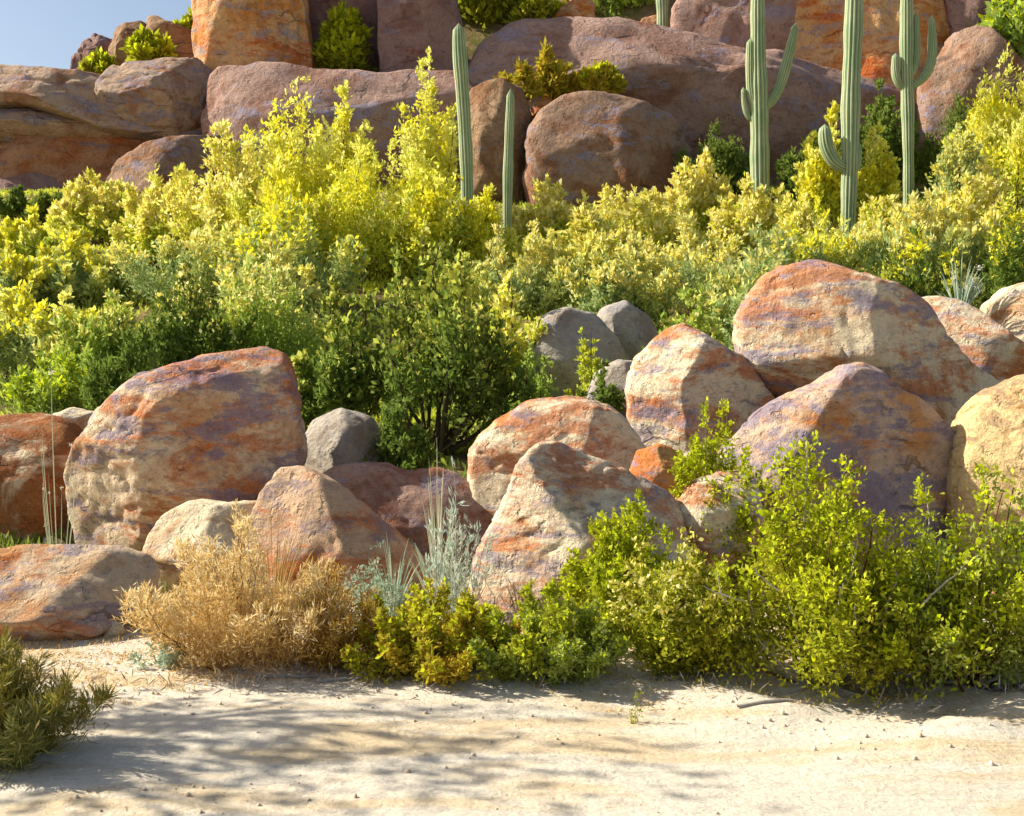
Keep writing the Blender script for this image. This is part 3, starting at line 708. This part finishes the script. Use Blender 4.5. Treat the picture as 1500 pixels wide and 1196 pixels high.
mid('low bright green shrub left of the biggest left boulder', 90, 11.6, 520, 190, L_green, F_bright, (.35, .5), 309, 'desert_shrub')
mid('dark leafy shrub touching the sloping back of the biggest left boulder', 190, 11.4, 500, 150, L_dark, None, None, 310, 'desert_shrub')
mid('green shrub filling the slope left of the lavender boulder', 690, 15.0, 395, 170, L_green, F_cream, (.4, .5), 311)
mid('pale green shrub between centre tree and left sage tree', 390, 15.5, 355, 190, L_sagegreen, F_cream, (.55, .5), 312)

# middle row, greens; extra bloom colour paints their sunlit tips
mid('yellow green shrub at left edge above the sunny bush', 20, 18, 370, 170, L_sagegreen, F_yellow, (.75, .55), 70)
mid('pale sage green tree left of centre with cream tips', 290, 18, 320, 240, L_sagegreen, F_cream, (.75, .55), 71)
mid('yellow topped shrub in front of the cream one at left', 120, 18.5, 340, 170, L_sagegreen, F_yellow, (.75, .55), 72)
mid('golden green tree with thin dark stems left of centre', 430, 17.5, 300, 240, L_sagegreen, F_yellow, (.6, .55), 73)
mid('bright green tree with cream tips right of the thin saguaro foot', 780, 17.5, 330, 220, L_sagegreen, F_cream, (.75, .52), 74)
mid('soft green shrub in the middle of the right slope', 1010, 18, 330, 220, L_sagegreen, F_cream, (.75, .52), 75)
mid('pale green shrub above the grey lavender boulders', 905, 16.5, 350, 200, L_sagegreen, F_cream, (.7, .52), 76)
mid('green shrub with golden tips below the hooked arm saguaro', 1190, 18.5, 318, 200, L_sagegreen, F_yellow, (.7, .52), 77)
mid('green shrub with golden tips below the many armed saguaro', 1345, 18, 292, 200, L_sagegreen, F_cream, (.7, .55), 78)
mid('deep green shrub at right edge below the pale yellow ones', 1465, 17, 300, 170, L_dark, F_yellow, (.35, .65), 79)
mid('green shrub rising behind the largest right boulder', 1120, 14.5, 345, 190, L_sagegreen, F_cream, (.4, .60), 80, 'desert_shrub')
mid('dark green shrub behind the top of the largest right boulder', 1340, 14.5, 350, 200, L_dark, F_yellow, (.35, .65), 81, 'desert_shrub')
mid('sunny yellow green bush at left edge above the far left boulder', 40, 13.5, 425, 230, L_sagegreen, F_yellow, (.75, .50), 82, 'desert_shrub')
mid('green bush between the sunny left bush and the big boulder', 165, 13.0, 440, 190, L_green, F_cream, (.4, .60), 83, 'desert_shrub')
mid('deep green bush right behind the top of the big left boulder', 275, 13.0, 395, 220, L_dark, F_cream, (.25, .70), 84, 'desert_shrub')
mid('green bush with cream tips behind the peak of the big left boulder', 390, 13.5, 380, 190, L_green, F_cream, (.45, .60), 85, 'desert_shrub')
CEN = dict(subs=24, leaves=14, upright=.9, sub_len=.26, low_t=.42, start_r=.08, hmin=.55)
def cen(name, label, px, Y, top, w, leaf, bark, fl, flower, seed, group, plumes=22, br=.026, n_branch=16, L=.075, **k):
    a = dict(CEN); a.update(k)
    return shrub(name, label, 'tree' if 'tree' in name else 'shrub', px, Y, top, w, leaf, bark, fl, group, seed, n_branch=n_branch, br=br, flower=flower, plumes=plumes, L=L, **a)
TG, SG = 'trees at the centre', 'shaded shrubs behind the boulders'
cen('palo_verde_tree', 'large open green tree with arching black branches at centre', 635, 10.9, 345, 340, L_dark, bark_dark, F_lime, (.45, .62), 86, TG, plumes=26)
cen('palo_verde_tree', 'loose lime tree with dark stems right of the open green tree', 745, 12.6, 400, 190, L_yellowgreen, bark_dark, F_cream, (.5, .5), 87, TG, plumes=18)
cen('palo_verde_tree', 'green tree with bare forked stems right of the biggest left boulder', 500, 11.4, 415, 220, L_dark, bark_dark, F_lime, (.35, .62), 88, TG)
cen('desert_shrub', 'deep green shrub in shade above the mauve brown boulder', 590, 9.6, 585, 190, L_dark, bark_dark, None, None, 89, SG, plumes=14, br=.012, n_branch=10, L=.055, low_t=.2)
cen('desert_shrub', 'deep green shrub between the grey boulders and cream boulder', 770, 10.6, 545, 150, L_dark, bark_dark, None, None, 90, SG, plumes=16, br=.012, n_branch=8, L=.06, low_t=.2)
cen('desert_shrub', 'small green shrub growing before the lavender boulder', 790, 11.7, 505, 110, L_green, bark_dark, None, None, 93, SG, plumes=12, br=.01, n_branch=6, L=.05, low_t=.1)
cen('desert_shrub', 'yellow green shrub right before the lavender boulder', 858, 11.9, 478, 90, L_yellowgreen, bark_dark, None, None, 94, SG, plumes=10, br=.01, n_branch=6, L=.05, low_t=.1)
cen('desert_shrub', 'olive shrub left of the upright orange boulder', 885, 11.2, 520, 110, L_dark, bark_dark, None, None, 91, SG, plumes=14, br=.012, n_branch=8, L=.06, low_t=.2)
cen('desert_shrub', 'dark shrub between grey boulder and the largest right boulder', 1010, 12.6, 410, 170, L_green, bark_dark, F_cream, (.25, .6), 92, SG, plumes=18, br=.015, n_branch=8, low_t=.15)

# bushes among the top rocks
TOP = dict(plumes=16, subs=26, leaves=12, L=.19, upright=.8)
mid('round lime bush in the recess right of the orange tower', 502, 37.3, 22, 115, L_lime, F_bright, (.5, .4), 100, 'desert_shrub', group='bushes among the top rocks', base_py=118, **TOP)
mid('small lime bush at the foot of the skyline rocks', 225, 38.0, 60, 70, L_lime, F_bright, (.5, .4), 101, 'desert_shrub', group='bushes among the top rocks', base_py=104, **TOP)
mid('tiny lime bush left of the pale ledge block', 155, 38.2, 88, 44, L_lime, F_bright, (.4, .4), 102, 'desert_shrub', group='bushes among the top rocks', base_py=118, **TOP)
mid('lime bush on the skyline touching the orange tower', 288, 41.5, 28, 50, L_lime, F_bright, (.5, .4), 103, 'desert_shrub', group='bushes among the top rocks', base_py=90, **TOP)
mid('wide bright green bush at top centre above the slab', 740, 42.0, -60, 170, L_lime, F_bright, (.3, .5), 104, 'desert_shrub', group='bushes among the top rocks', base_py=60, **TOP)
mid('bright green bush left of the small pink hilltop rock', 690, 43, -70, 130, L_green, F_bright, (.4, .5), 105, 'desert_shrub', group='bushes among the top rocks', base_py=60, **TOP)
mid('soft green bush right of the small pink hilltop rock', 905, 43.5, -60, 140, L_green, F_bright, (.3, .5), 106, 'desert_shrub', group='bushes among the top rocks', base_py=55, **TOP)
mid('green bush behind the small pink hilltop rock', 820, 45, -70, 120, L_green, F_bright, (.3, .5), 107, 'desert_shrub', group='bushes among the top rocks', base_py=40, **TOP)
mid('light green bush at the top right corner over dark rock', 1474, 36.2, -20, 110, L_green, F_bright, (.4, .5), 108, 'desert_shrub', group='bushes among the top rocks', base_py=108, **TOP)
mid('olive bush clinging to the left flank of the slab', 795, 33.4, 82, 130, L_olive, None, None, 109, 'desert_shrub', group='bushes among the top rocks', base_py=150, **TOP)
mid('small yellow green bush in the shade under the slab', 880, 33.4, 100, 70, L_olive, F_bright, (.3, .5), 110, 'desert_shrub', group='bushes among the top rocks', base_py=145, **TOP)

# ------------------------------------------------------------------ boulders along the wash
BG = 'boulders along the wash'
def bm_(name, seed, size=0.9, **k):
    a = dict(pale=CREAM, tan=TAN, rust=ORANGE, grey=GREY, a_tan=.5, a_rust=.75, a_grey=.6); a.update(k)
    return rock_material(name, size=size, seed=seed, **a)
RB = {
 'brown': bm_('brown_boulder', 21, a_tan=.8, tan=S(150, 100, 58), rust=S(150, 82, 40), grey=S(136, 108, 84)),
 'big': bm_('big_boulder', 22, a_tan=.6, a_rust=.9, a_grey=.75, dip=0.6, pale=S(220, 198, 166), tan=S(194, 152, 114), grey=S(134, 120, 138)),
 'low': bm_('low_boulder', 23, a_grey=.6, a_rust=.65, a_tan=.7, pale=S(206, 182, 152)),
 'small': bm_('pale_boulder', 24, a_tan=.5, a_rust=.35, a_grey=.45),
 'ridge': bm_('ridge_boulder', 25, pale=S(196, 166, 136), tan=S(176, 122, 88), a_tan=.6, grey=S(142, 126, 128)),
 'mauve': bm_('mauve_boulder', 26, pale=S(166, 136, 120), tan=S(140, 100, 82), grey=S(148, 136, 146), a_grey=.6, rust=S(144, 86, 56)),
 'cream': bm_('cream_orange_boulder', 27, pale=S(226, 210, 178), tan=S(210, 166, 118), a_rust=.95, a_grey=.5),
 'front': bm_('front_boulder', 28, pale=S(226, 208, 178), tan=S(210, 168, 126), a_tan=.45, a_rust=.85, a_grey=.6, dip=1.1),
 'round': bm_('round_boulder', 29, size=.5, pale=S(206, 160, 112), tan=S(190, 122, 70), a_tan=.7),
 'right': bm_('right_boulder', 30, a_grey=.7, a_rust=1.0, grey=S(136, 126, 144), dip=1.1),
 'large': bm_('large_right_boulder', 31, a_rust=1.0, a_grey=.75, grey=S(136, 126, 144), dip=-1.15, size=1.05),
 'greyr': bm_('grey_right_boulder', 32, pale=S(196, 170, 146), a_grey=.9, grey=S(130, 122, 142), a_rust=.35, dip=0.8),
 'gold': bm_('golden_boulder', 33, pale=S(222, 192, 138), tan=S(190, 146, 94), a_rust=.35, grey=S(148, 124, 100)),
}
def boulder(label, pts, Y, dp, m, seed, **k):
    return rock('boulder', label, 'boulder', pts, Y, dp, RB[m] if isinstance(m, str) else m, BG, seed=seed, **k)
boulder('brown boulder with pale sunlit top at the left edge', [(-110, 660), (-60, 625), (0, 609), (45, 602), (95, 621), (128, 655), (124, 720), (108, 790), (90, 840), (-100, 840)], 9.4, .75, 'brown', 1, n=2.6, cuts=[(.1, -1, .1, .72), (0, -.5, 1, .78)])
boulder('biggest left boulder, rounded with rust streaks and a peaked top', [(101, 740), (108, 685), (128, 640), (160, 596), (205, 556), (260, 532), (320, 511), (385, 503), (410, 512), (426, 545), (438, 600), (447, 665), (440, 720), (420, 790), (330, 830), (215, 835), (150, 825), (118, 795)], 8.6, .85, 'big', 2, n=2.5, facets=3,
        sub=6, cuts=[(.42, -1, .12, .56), (-.45, -1, .25, .74), (.2, -.7, .9, .86), (.25, -1, -.5, .66)])
boulder('low flat boulder with rusty underside at lower left', [(-90, 850), (-40, 815), (0, 806), (60, 799), (110, 793), (160, 811), (205, 828), (223, 850), (212, 885), (160, 925), (100, 975), (20, 1000), (-80, 990)], 6.4, .55, 'low', 3, n=2.8, facets=4, cuts=[(0.1, -.7, .9, .55), (.15, -1, -.6, .62), (.6,-.6,.5,.62)])
boulder('small rounded boulder between tan bush and biggest left boulder', [(215, 805), (235, 758), (275, 738), (330, 737), (380, 735), (405, 770), (410, 880), (220, 890)], 7.5, .42, 'small', 4, n=2.8, facets=4)
boulder('pale peaked boulder sloping down right behind the tan bush', [(360, 780), (378, 720), (405, 684), (440, 679), (482, 700), (530, 740), (590, 790), (636, 838), (640, 890), (380, 900)], 7.3, .5, 'ridge', 5, n=2.4, facets=3, cuts=[(.55, -.8, .6, .52), (-.5, -.9, .3, .55)])
boulder('mauve brown boulder behind the spiky grey plant', [(455, 700), (482, 684), (525, 676), (560, 679), (592, 692), (622, 686), (660, 690), (700, 710), (735, 745), (735, 830), (600, 850), (480, 830)], 8.3, .5, 'mauve', 6, n=2.8, facets=4, cuts=[(.3, -.8, .6, .6)])
boulder('cream and orange boulder behind the front boulder', [(682, 660), (700, 633), (745, 608), (772, 591), (830, 584), (875, 589), (906, 610), (936, 646), (962, 674), (962, 760), (900, 790), (720, 780), (688, 710)], 8.5, .65, 'cream', 7, n=2.5, facets=3, sub=6, cuts=[(-.2, -.9, .4, .72)])
boulder('pale front boulder with rust stains at the centre', [(680, 890), (695, 830), (712, 785), (735, 730), (758, 680), (788, 655), (820, 649), (850, 659), (900, 685), (960, 714), (1005, 742), (1010, 810), (990, 890), (900, 945), (760, 945)], 7.1, .65, 'front', 8, n=2.3, facets=2, rough=.055, sub=6, cuts=[(-.55, -1, .25, .58), (.5, -.7, .75, .50), (.1, -1, -.2, .66)])
boulder('small round orange boulder right of the front boulder', [(922, 690), (934, 660), (965, 649), (996, 661), (1013, 690), (1006, 722), (985, 742), (955, 735), (930, 715)], 7.7, .24, 'round', 9, n=2.1, facets=2, sub=5)
boulder('upright orange boulder left of the largest right boulder', [(918, 570), (922, 545), (930, 520), (955, 498), (990, 478), (1015, 484), (1050, 505), (1084, 522), (1112, 560), (1150, 605), (1150, 700), (1060, 730), (970, 720), (938, 670), (922, 615)], 10, .75, 'right', 10, n=2.6, facets=3, sub=6, cuts=[(.35, -1, .12, .46), (-.6, -.8, .1, .78)])
boulder('small rock tip on top of the upright orange boulder', [(980, 492), (985, 478), (1000, 473), (1014, 478), (1018, 495), (1000, 502)], 10.1, .12, 'small', 11, sub=4, facets=3, bed=False)
boulder('largest right boulder, orange left face, tilted over the others', [(1077, 500), (1080, 460), (1092, 425), (1112, 400), (1140, 389), (1190, 383), (1245, 394), (1300, 414), (1345, 445), (1372, 490), (1412, 530), (1468, 562), (1458, 610), (1425, 680), (1340, 710), (1250, 660), (1150, 600), (1110, 562), (1088, 530)], 10.1, 1.0, 'large', 12, n=2.4, facets=0, sub=6, bed=False, cuts=[(.55, -.9, .10, .50), (-.6, -1, .05, .66), (-.35, -.75, -.75, .40)])
boulder('grey shaded boulder with pale ridge behind the big green bush', [(1035, 720), (1060, 655), (1110, 606), (1160, 580), (1205, 562), (1235, 534), (1262, 532), (1285, 545), (1304, 567), (1348, 592), (1386, 630), (1400, 680), (1398, 800), (1300, 880), (1120, 880), (1030, 800)], 8.3, .8, 'greyr', 13, n=2.4, facets=3, sub=6, cuts=[(.22, -1, .15, .48), (-.6, -.6, .6, .72)])
boulder('golden boulder at the right edge with a rounded lit flank', [(1391, 740), (1397, 660), (1418, 605), (1450, 570), (1500, 547), (1580, 545), (1660, 600), (1680, 800), (1450, 840), (1393, 790)], 8.0, .7, 'gold', 14, n=2.5, facets=3, sub=6, cuts=[(.35, -1, .05, .40)])
boulder('long tan boulder behind the right shoulder of the largest boulder', [(1320, 470), (1340, 436), (1372, 431), (1420, 454), (1455, 487), (1500, 515), (1570, 545), (1560, 600), (1420, 590), (1340, 530)], 11.6, .7, 'right', 15, n=2.5, facets=4)
boulder('pale boulder at the right edge above the long tan one', [(1430, 490), (1446, 446), (1478, 420), (1530, 408), (1610, 430), (1620, 560), (1500, 560), (1440, 520)], 12.4, .7, 'small', 16, n=2.5, facets=4)
boulder('pale rock low in the green bush right of the front boulder', [(975, 780), (985, 738), (1012, 708), (1050, 691), (1100, 688), (1120, 760), (1070, 840), (980, 830)], 7.4, .35, 'cream', 17, sub=5, facets=4)
for lab, pts, Y, dp, sd in (
    ('grey lavender boulder with sunlit crown in the shaded brush', [(745, 535), (765, 500), (792, 466), (830, 451), (870, 459), (902, 490), (925, 535), (910, 600), (790, 610), (745, 570)], 12.8, .65, 51),
    ('grey rock behind right shoulder of the lavender boulder', [(865, 480), (882, 450), (915, 441), (950, 464), (970, 505), (965, 570), (880, 560)], 13.8, .5, 52),
    ('dim grey rock left of the upright orange boulder', [(855, 590), (872, 545), (905, 528), (945, 532), (975, 555), (975, 640), (870, 640)], 11.6, .5, 53),
    ('grey rock in deep shade right of the biggest left boulder', [(435, 670), (455, 618), (500, 598), (545, 612), (568, 655), (560, 730), (450, 730)], 9.8, .5, 54)):
    boulder(lab, pts, Y, dp, RK_grey, sd, sub=5, n=2.4, facets=5)
boulder('pale flat rock peeking out left of the biggest left boulder', [(60, 640), (78, 608), (105, 596), (140, 604), (152, 640), (100, 670)], 10.2, .3, 'small', 55, sub=5)
# ------------------------------------------------------------------ foreground shrubs
NEAR = dict(plumes=32, subs=46, leaves=14, L=.031, upright=.6, sub_len=.3, low_t=.06, start_r=.22, round_=.5, hmin=.6, leaf_rand=.65)
def near(name, label, px, Y, top, w, leaf, bark, fl, flower, seed, group=None, cat='bush', n_branch=12, br=.006, **k):
    a = dict(NEAR); a.update(k); w = w * 1.18
    return shrub(name, label, cat, px, Y, top, w, leaf, bark, fl, group, seed, flower=flower, n_branch=n_branch, br=br, **a)
near('dry_bush', 'dry straw coloured bush before the low boulders at left', 350, 5.8, 748, 330, L_straw, bark_straw, F_straw, (.6, .55), 201, upright=1.0, plumes=34, subs=44, L=.042, width=.14, leaf_rand=.5, fwidth=.16, branch_mats=[bark_straw, bark_grey, bark_red])
near('dry_bush', 'lower golden dry bush on right side of the straw bush', 480, 5.75, 822, 200, L_gold, bark_straw, F_straw, (.3, .6), 213, upright=.9, plumes=22, subs=34, L=.04, width=.15, fwidth=.16, leaf_rand=.55)
near('olive_bush', 'low olive and gold bush below the front boulder', 630, 5.65, 850, 270, L_olive, bark_red, F_bright, (.25, .5), 202, 'low olive bushes')
near('olive_bush', 'green gold low bush right below the front boulder', 795, 5.65, 855, 290, L_oliveg, bark_red, F_bright, (.2, .5), 203, 'low olive bushes')
near('green_bush', 'bright lime bush hugging the right side of the front boulder', 920, 6.25, 722, 180, L_lime, bark_green, F_bright, (.45, .5), 204, 'green bushes by the wash')
near('green_bush', 'lime bush climbing before the upright orange boulder', 1050, 7.45, 585, 170, L_lime, bark_green, F_bright, (.5, .4), 205, 'green bushes by the wash', plumes=40, hmin=.7)
near('green_bush', 'low yellow green bush at left foot of the biggest bush', 1000, 5.7, 770, 260, L_lime, bark_green, F_cream, (.3, .5), 206, 'green bushes by the wash')
near('green_bush', 'biggest green bush with bleached sticks before the grey boulder', 1200, 5.5, 640, 375, L_lime, bark_red, F_bright, (.4, .5), 207, 'green bushes by the wash', plumes=40, subs=44, n_branch=30, br=.009, branch_mats=[bark_red, bark_grey, bark_green], low_t=.3, start_r=.06, hmin=.5, round_=.7)
near('green_bush', 'dense olive green bush at the right edge with red stems', 1425, 5.4, 680, 330, L_oliveg, bark_red, F_bright, (.35, .5), 208, 'green bushes by the wash', plumes=40, subs=44, n_branch=26, br=.009, branch_mats=[bark_red, bark_red, bark_grey], low_t=.3, start_r=.06, hmin=.5, round_=.7)
near('olive_bush', 'soft olive bush in the lower left corner', 0, 4.45, 940, 300, L_cornerolive, bark_dark, F_straw, (.08, .4), 209, 'low olive bushes', plumes=50, subs=40, L=.05, width=.10, fwidth=.12, upright=1.0, leaf_rand=.4)
near('sage_plant', 'small blue green sage tuft at left foot of the tan bush', 232, 5.75, 922, 100, L_sage, bark_straw, None, None, 210, 'sage plants', 'plant', n_branch=4, br=.003, plumes=14, subs=12, leaves=8, L=.022)
near('sage_plant', 'blue green sage between the golden dry bush and pale plant', 545, 6.35, 795, 130, L_sage, bark_straw, None, None, 211, 'sage plants', 'plant', n_branch=6, br=.003, upright=1.0, plumes=18, subs=14, leaves=8, L=.028, width=.3)
near('green_sprig', 'tiny green sprig alone on the pale sand', 935, 4.95, 1006, 40, L_lime, bark_green, None, None, 212, None, 'plant', n_branch=3, br=.0015, plumes=6, subs=5, leaves=6, L=.014)
near('silver_plant', 'wispy silver grey plant left of the front boulder', 665, 6.6, 685, 130, L_silver, bark_grey, None, None, 214, None, 'plant', upright=1.3, plumes=22, subs=16, leaves=8, L=.045, width=.14, leaf_rand=.25, sub_len=.22, round_=.6, n_branch=22, br=.0045)

spiky('spiky_plant', 'thin pale blades rising beside the wispy silver plant', 'plant', 640, 6.75, 740, 110, M_paleblade, 30, 301, cols=[M_paleblade, M_sageblade, M_paleblade], bw=.0045, arch=.25)
spiky('spiky_plant', 'short blue green spiky tuft between tan bush and pale plant', 'plant', 575, 6.55, 775, 110, M_sageblade, 46, 302, cols=[M_sageblade, M_sageblade, M_paleblade], bw=.0045)
spiky('spiky_plant', 'thin grey stalks rising over the brown ridge boulder', 'plant', 640, 7.6, 640, 90, M_paleblade, 16, 303, bw=.004, arch=.1)
spiky('flower_stalk', 'thin pale flowering stalks at left edge before the boulders', 'plant', 80, 7.6, 545, 70, M_paleblade, 10, 304, bw=.0035, arch=-.3, part='stalk', flower=(F_white, .8))
spiky('sage_plant', 'blue green flowering sage above the long tan boulder', 'plant', 1405, 12.3, 365, 80, M_sageblade, 34, 305, bw=.008, arch=.2, part='stalk', flower=(F_white, .25), base_py=462)
spiky('dry_grass_tuft', 'straw grass blades standing above the tan bush', 'plant', 395, 6.6, 735, 170, M_straw_blade, 60, 306, bw=.004, arch=.15)

# bleached sticks in and under the right bushes
def stick(label, a, b, r, mat=bark_grey, seed=0, sag=.02):
    rs = np.random.RandomState(seed)
    A = np.array(at(*a)); B = np.array(at(*b)); 
    p = bezier(A, (A + B) / 2 + rs.normal(size=3) * sag, B, 8) - A + rs.normal(size=(8, 3)) * r * .5
    V, Fq = tube(p, np.linspace(r, r * .45, 8), 6)
    me = mesh_np('dry_stick', V, Fq, smooth=True); me.materials.append(mat)
    o = link(bpy.data.objects.new('dry_stick', me)); o.location = A.tolist(); tag(o, label, 'stick', 'bleached sticks by the bushes')
    # a side twig as part
    q = bezier(p[4], p[4] + (p[7] - p[4]) * .5 + rs.normal(size=3) * .02, p[4] + (p[7] - p[4]) * .7 + rs.normal(size=3) * .06, 5)
    me = mesh_np('twig', *tube(q, np.linspace(r * .5, r * .2, 5), 5), smooth=True); me.materials.append(mat); link(bpy.data.objects.new('twig', me), o)
for i, (lab, a, b, r) in enumerate((
    ('pale stick leaning left out of the biggest green bush', (1060, 978, 5.75), (1132, 932, 5.7), .006),
    ('pale broken stick standing upright under the biggest green bush', (1284, 1008, 5.55), (1255, 952, 5.5), .007),
    ('long pale stick rising right in the right edge bush', (1350, 885, 5.2), (1435, 812, 5.2), .005),
    ('short pale stick crossing the middle of the biggest bush', (1172, 916, 5.3), (1156, 888, 5.3), .005),
    ('slender pale stick in upper left of the biggest bush', (1142, 866, 5.3), (1104, 832, 5.3), .005),
    ('pale stick near the left flank of the biggest bush', (1095, 882, 5.35), (1028, 858, 5.35), .005),
    ('upright pale stick in the centre of the biggest bush', (1226, 900, 5.2), (1238, 846, 5.2), .005))):
    stick(lab, a, b, r, seed=400 + i)
for i, (lab, px, py, ang, ln) in enumerate((
    ('fallen pale stick close to the roots of the biggest green bush', 1180, 1015, .35, .38), ('fallen grey stick on sand right below the biggest green bush', 1262, 1018, -.5, .3),
    ('fallen twig at the shaded foot of the right edge bush', 1395, 1022, .5, .34), ('fallen pale twig lying farthest out on the sand at right', 1150, 1038, .2, .42),
    ('fallen twig on sand below the olive and gold bush', 500, 1002, .3, .3), ('fallen twig on sand below the tan bush', 420, 1000, .15, .3))):
    Yg = EYE[2] / ((py - 520) / F)
    x = at(px, 500, Yg)[0]; rs = np.random.RandomState(500 + i)
    n8 = np.linspace(-.5, .5, 8) * ln; p = np.stack([n8 * math.cos(ang), n8 * math.sin(ang), np.zeros(8)], 1)
    zz = ground_z(p[:, 0] + x, p[:, 1] + Yg); p[:, 2] = zz - zz.mean() + .006; p[:, :2] += rs.normal(size=(8, 2)) * .006
    me = mesh_np('dry_stick', *tube(p, np.linspace(.012, .005, 8), 6), smooth=True); me.materials.append(bark_grey)
    o = link(bpy.data.objects.new('dry_stick', me)); o.location = (x, Yg, float(zz.mean())); tag(o, lab, 'stick', 'fallen sticks on the sand')

# ------------------------------------------------------------------ loose ground cover (uncountable)
def scatter_pebbles():
    rs = np.random.RandomState(9); V0, F0 = ico(1); parts = []
    n = 5000
    y = 3.6 + rs.beta(1.3, 1.1, n) * 3.6; x = rs.uniform(-1, 1, n) * (0.5 * y + .4)
    keep = rs.uniform(size=n) < (0.6 * smoothstep(.1, .7, np.sin(x * 2.1 + y) * np.sin(y * 3.3 - x)) + .08 + .7 * smoothstep(4.6, 6.2, y + .25 * np.sin(x * 3)))
    x, y = x[keep], y[keep]; z = ground_z(x, y); r = .0028 + .010 * rs.uniform(size=len(x)) ** 5
    for i in range(len(x)):
        v = V0 * r[i] * rs.uniform(.6, 1.3, 3) * (1 + rs.normal(size=(len(V0), 1)) * .12); parts.append((v + [x[i], y[i], z[i] + r[i] * .25], F0))
    me = mesh_np('gravel', *join(parts), smooth=False)
    me.materials.append(leaf_material('gravel_stone', [S(206, 188, 160), S(176, 158, 136), S(216, 204, 182), S(184, 150, 118)], None, transl=0.0))
    tag(link(bpy.data.objects.new('gravel', me)), 'small loose pebbles strewn over the sand', None, None, 'stuff')
scatter_pebbles()
def scatter_rubble():
    rs = np.random.RandomState(19); V0, F0 = ico(2); parts = []
    n = 900; y = rs.uniform(6.2, 10.5, n); x = rs.uniform(-1, 1, n) * (.5 * y + .3); z = ground_z(x, y); r = .012 + .075 * rs.uniform(size=n) ** 4
    for i in range(n):
        q = rs.normal(size=(5, 3)); q /= np.linalg.norm(q, axis=1, keepdims=True); v = V0.copy()
        for c in q: v -= np.outer(np.clip(v @ c - .62, 0, None), c)
        parts.append((v * r[i] * rs.uniform(.7, 1.3, 3) + [x[i], y[i], z[i] + r[i] * .2], F0))
    me = mesh_np('rubble', *join(parts), smooth=False); me.materials.append(RB['small'])
    tag(link(bpy.data.objects.new('rubble', me)), 'broken stone chips lying between and below the boulders', None, None, 'stuff')
scatter_rubble()

def scatter_leaves(name, label, mat, n, yr, L, up, seed, dens=None, width=.4, xw=.55):
    rs = np.random.RandomState(seed)
    y = yr[0] + (yr[1] - yr[0]) * rs.uniform(size=n) ; x = rs.uniform(-1, 1, n) * (xw * y + .5)
    if dens is not None:
        k = rs.uniform(size=n) < dens(x, y); x, y = x[k], y[k]
    # tufts: repeat each point
    m = 14; X = np.repeat(x, m) + rs.normal(size=len(x) * m) * L * 1.3; Yy = np.repeat(y, m) + rs.normal(size=len(x) * m) * L * 1.3
    Z = ground_z(X, Yy)
    ax = rs.normal(size=(len(X), 3)) * .6 + np.array([0, 0, up]); ax[:, 2] = np.abs(ax[:, 2]) + .02; ax /= np.linalg.norm(ax, axis=1, keepdims=True)
    me = mesh_np(name, *leaf_quads(np.stack([X, Yy, Z], 1), ax, L * rs.uniform(.5, 1.4, len(X)), rs, width)); me.materials.append(mat)
    tag(link(bpy.data.objects.new(name, me)), label, None, None, 'stuff')
scatter_leaves('undergrowth', 'low green and yellow brush covering the slope between shrubs', L_yellowgreen, 6500, (11, 34), .13, .9, 31, lambda x, y: .75 + 0 * x, .3, .7)
scatter_leaves('grass', 'green grass in shade among the boulders', L_dark, 3500, (7.6, 14), .10, 1.0, 32, lambda x, y: .8 + 0 * x, .2)
scatter_leaves('leaf_litter', 'dry twigs and leaf litter along the edge of the sand', L_straw, 3600, (5.0, 8.0), .028, .1, 33,
               lambda x, y: smoothstep(5.2, 6.1, y + .3 * np.sin(x * 2.3) + .45 * smoothstep(.7, 1.8, x)), .18)

M_twig = leaf_material('grey_twig_litter', [S(176, 164, 150), S(140, 122, 104), S(200, 190, 174), S(120, 90, 70)], None, transl=0.0)
scatter_leaves('twig_litter', 'grey broken twigs littering the shaded sand under the right bushes', M_twig, 420, (4.75, 6.0), .075, .03, 34,
               lambda x, y: smoothstep(.5, 1.3, x + .3 * np.sin(y * 7)) * smoothstep(4.8, 5.3, y), .09)
scatter_leaves('twig_litter', 'grey broken twigs along the sand edge under the tan and olive bushes', M_twig, 300, (5.2, 6.0), .06, .03, 35,
               lambda x, y: (1 - smoothstep(.3, .9, x)) * smoothstep(-2.0, -1.5, x) * smoothstep(5.2, 5.6, y), .09)

# off-frame tree whose broken shade falls across the sand at lower left
shrub('palo_verde_tree', 'open crowned tree beyond the left edge shading the sand', 'tree', 750 - 5.75 / 5.35 * F, 5.35, -420, 800, L_green, bark_dark, None, None, 600, n_branch=12, br=.03, fork=.35,
      shoots=26, subs=8, leaves=12, L=.09, upright=.3, low=.1, bare=.35, lump=.6, sub_len=.2, spread=.02, lobes=7)
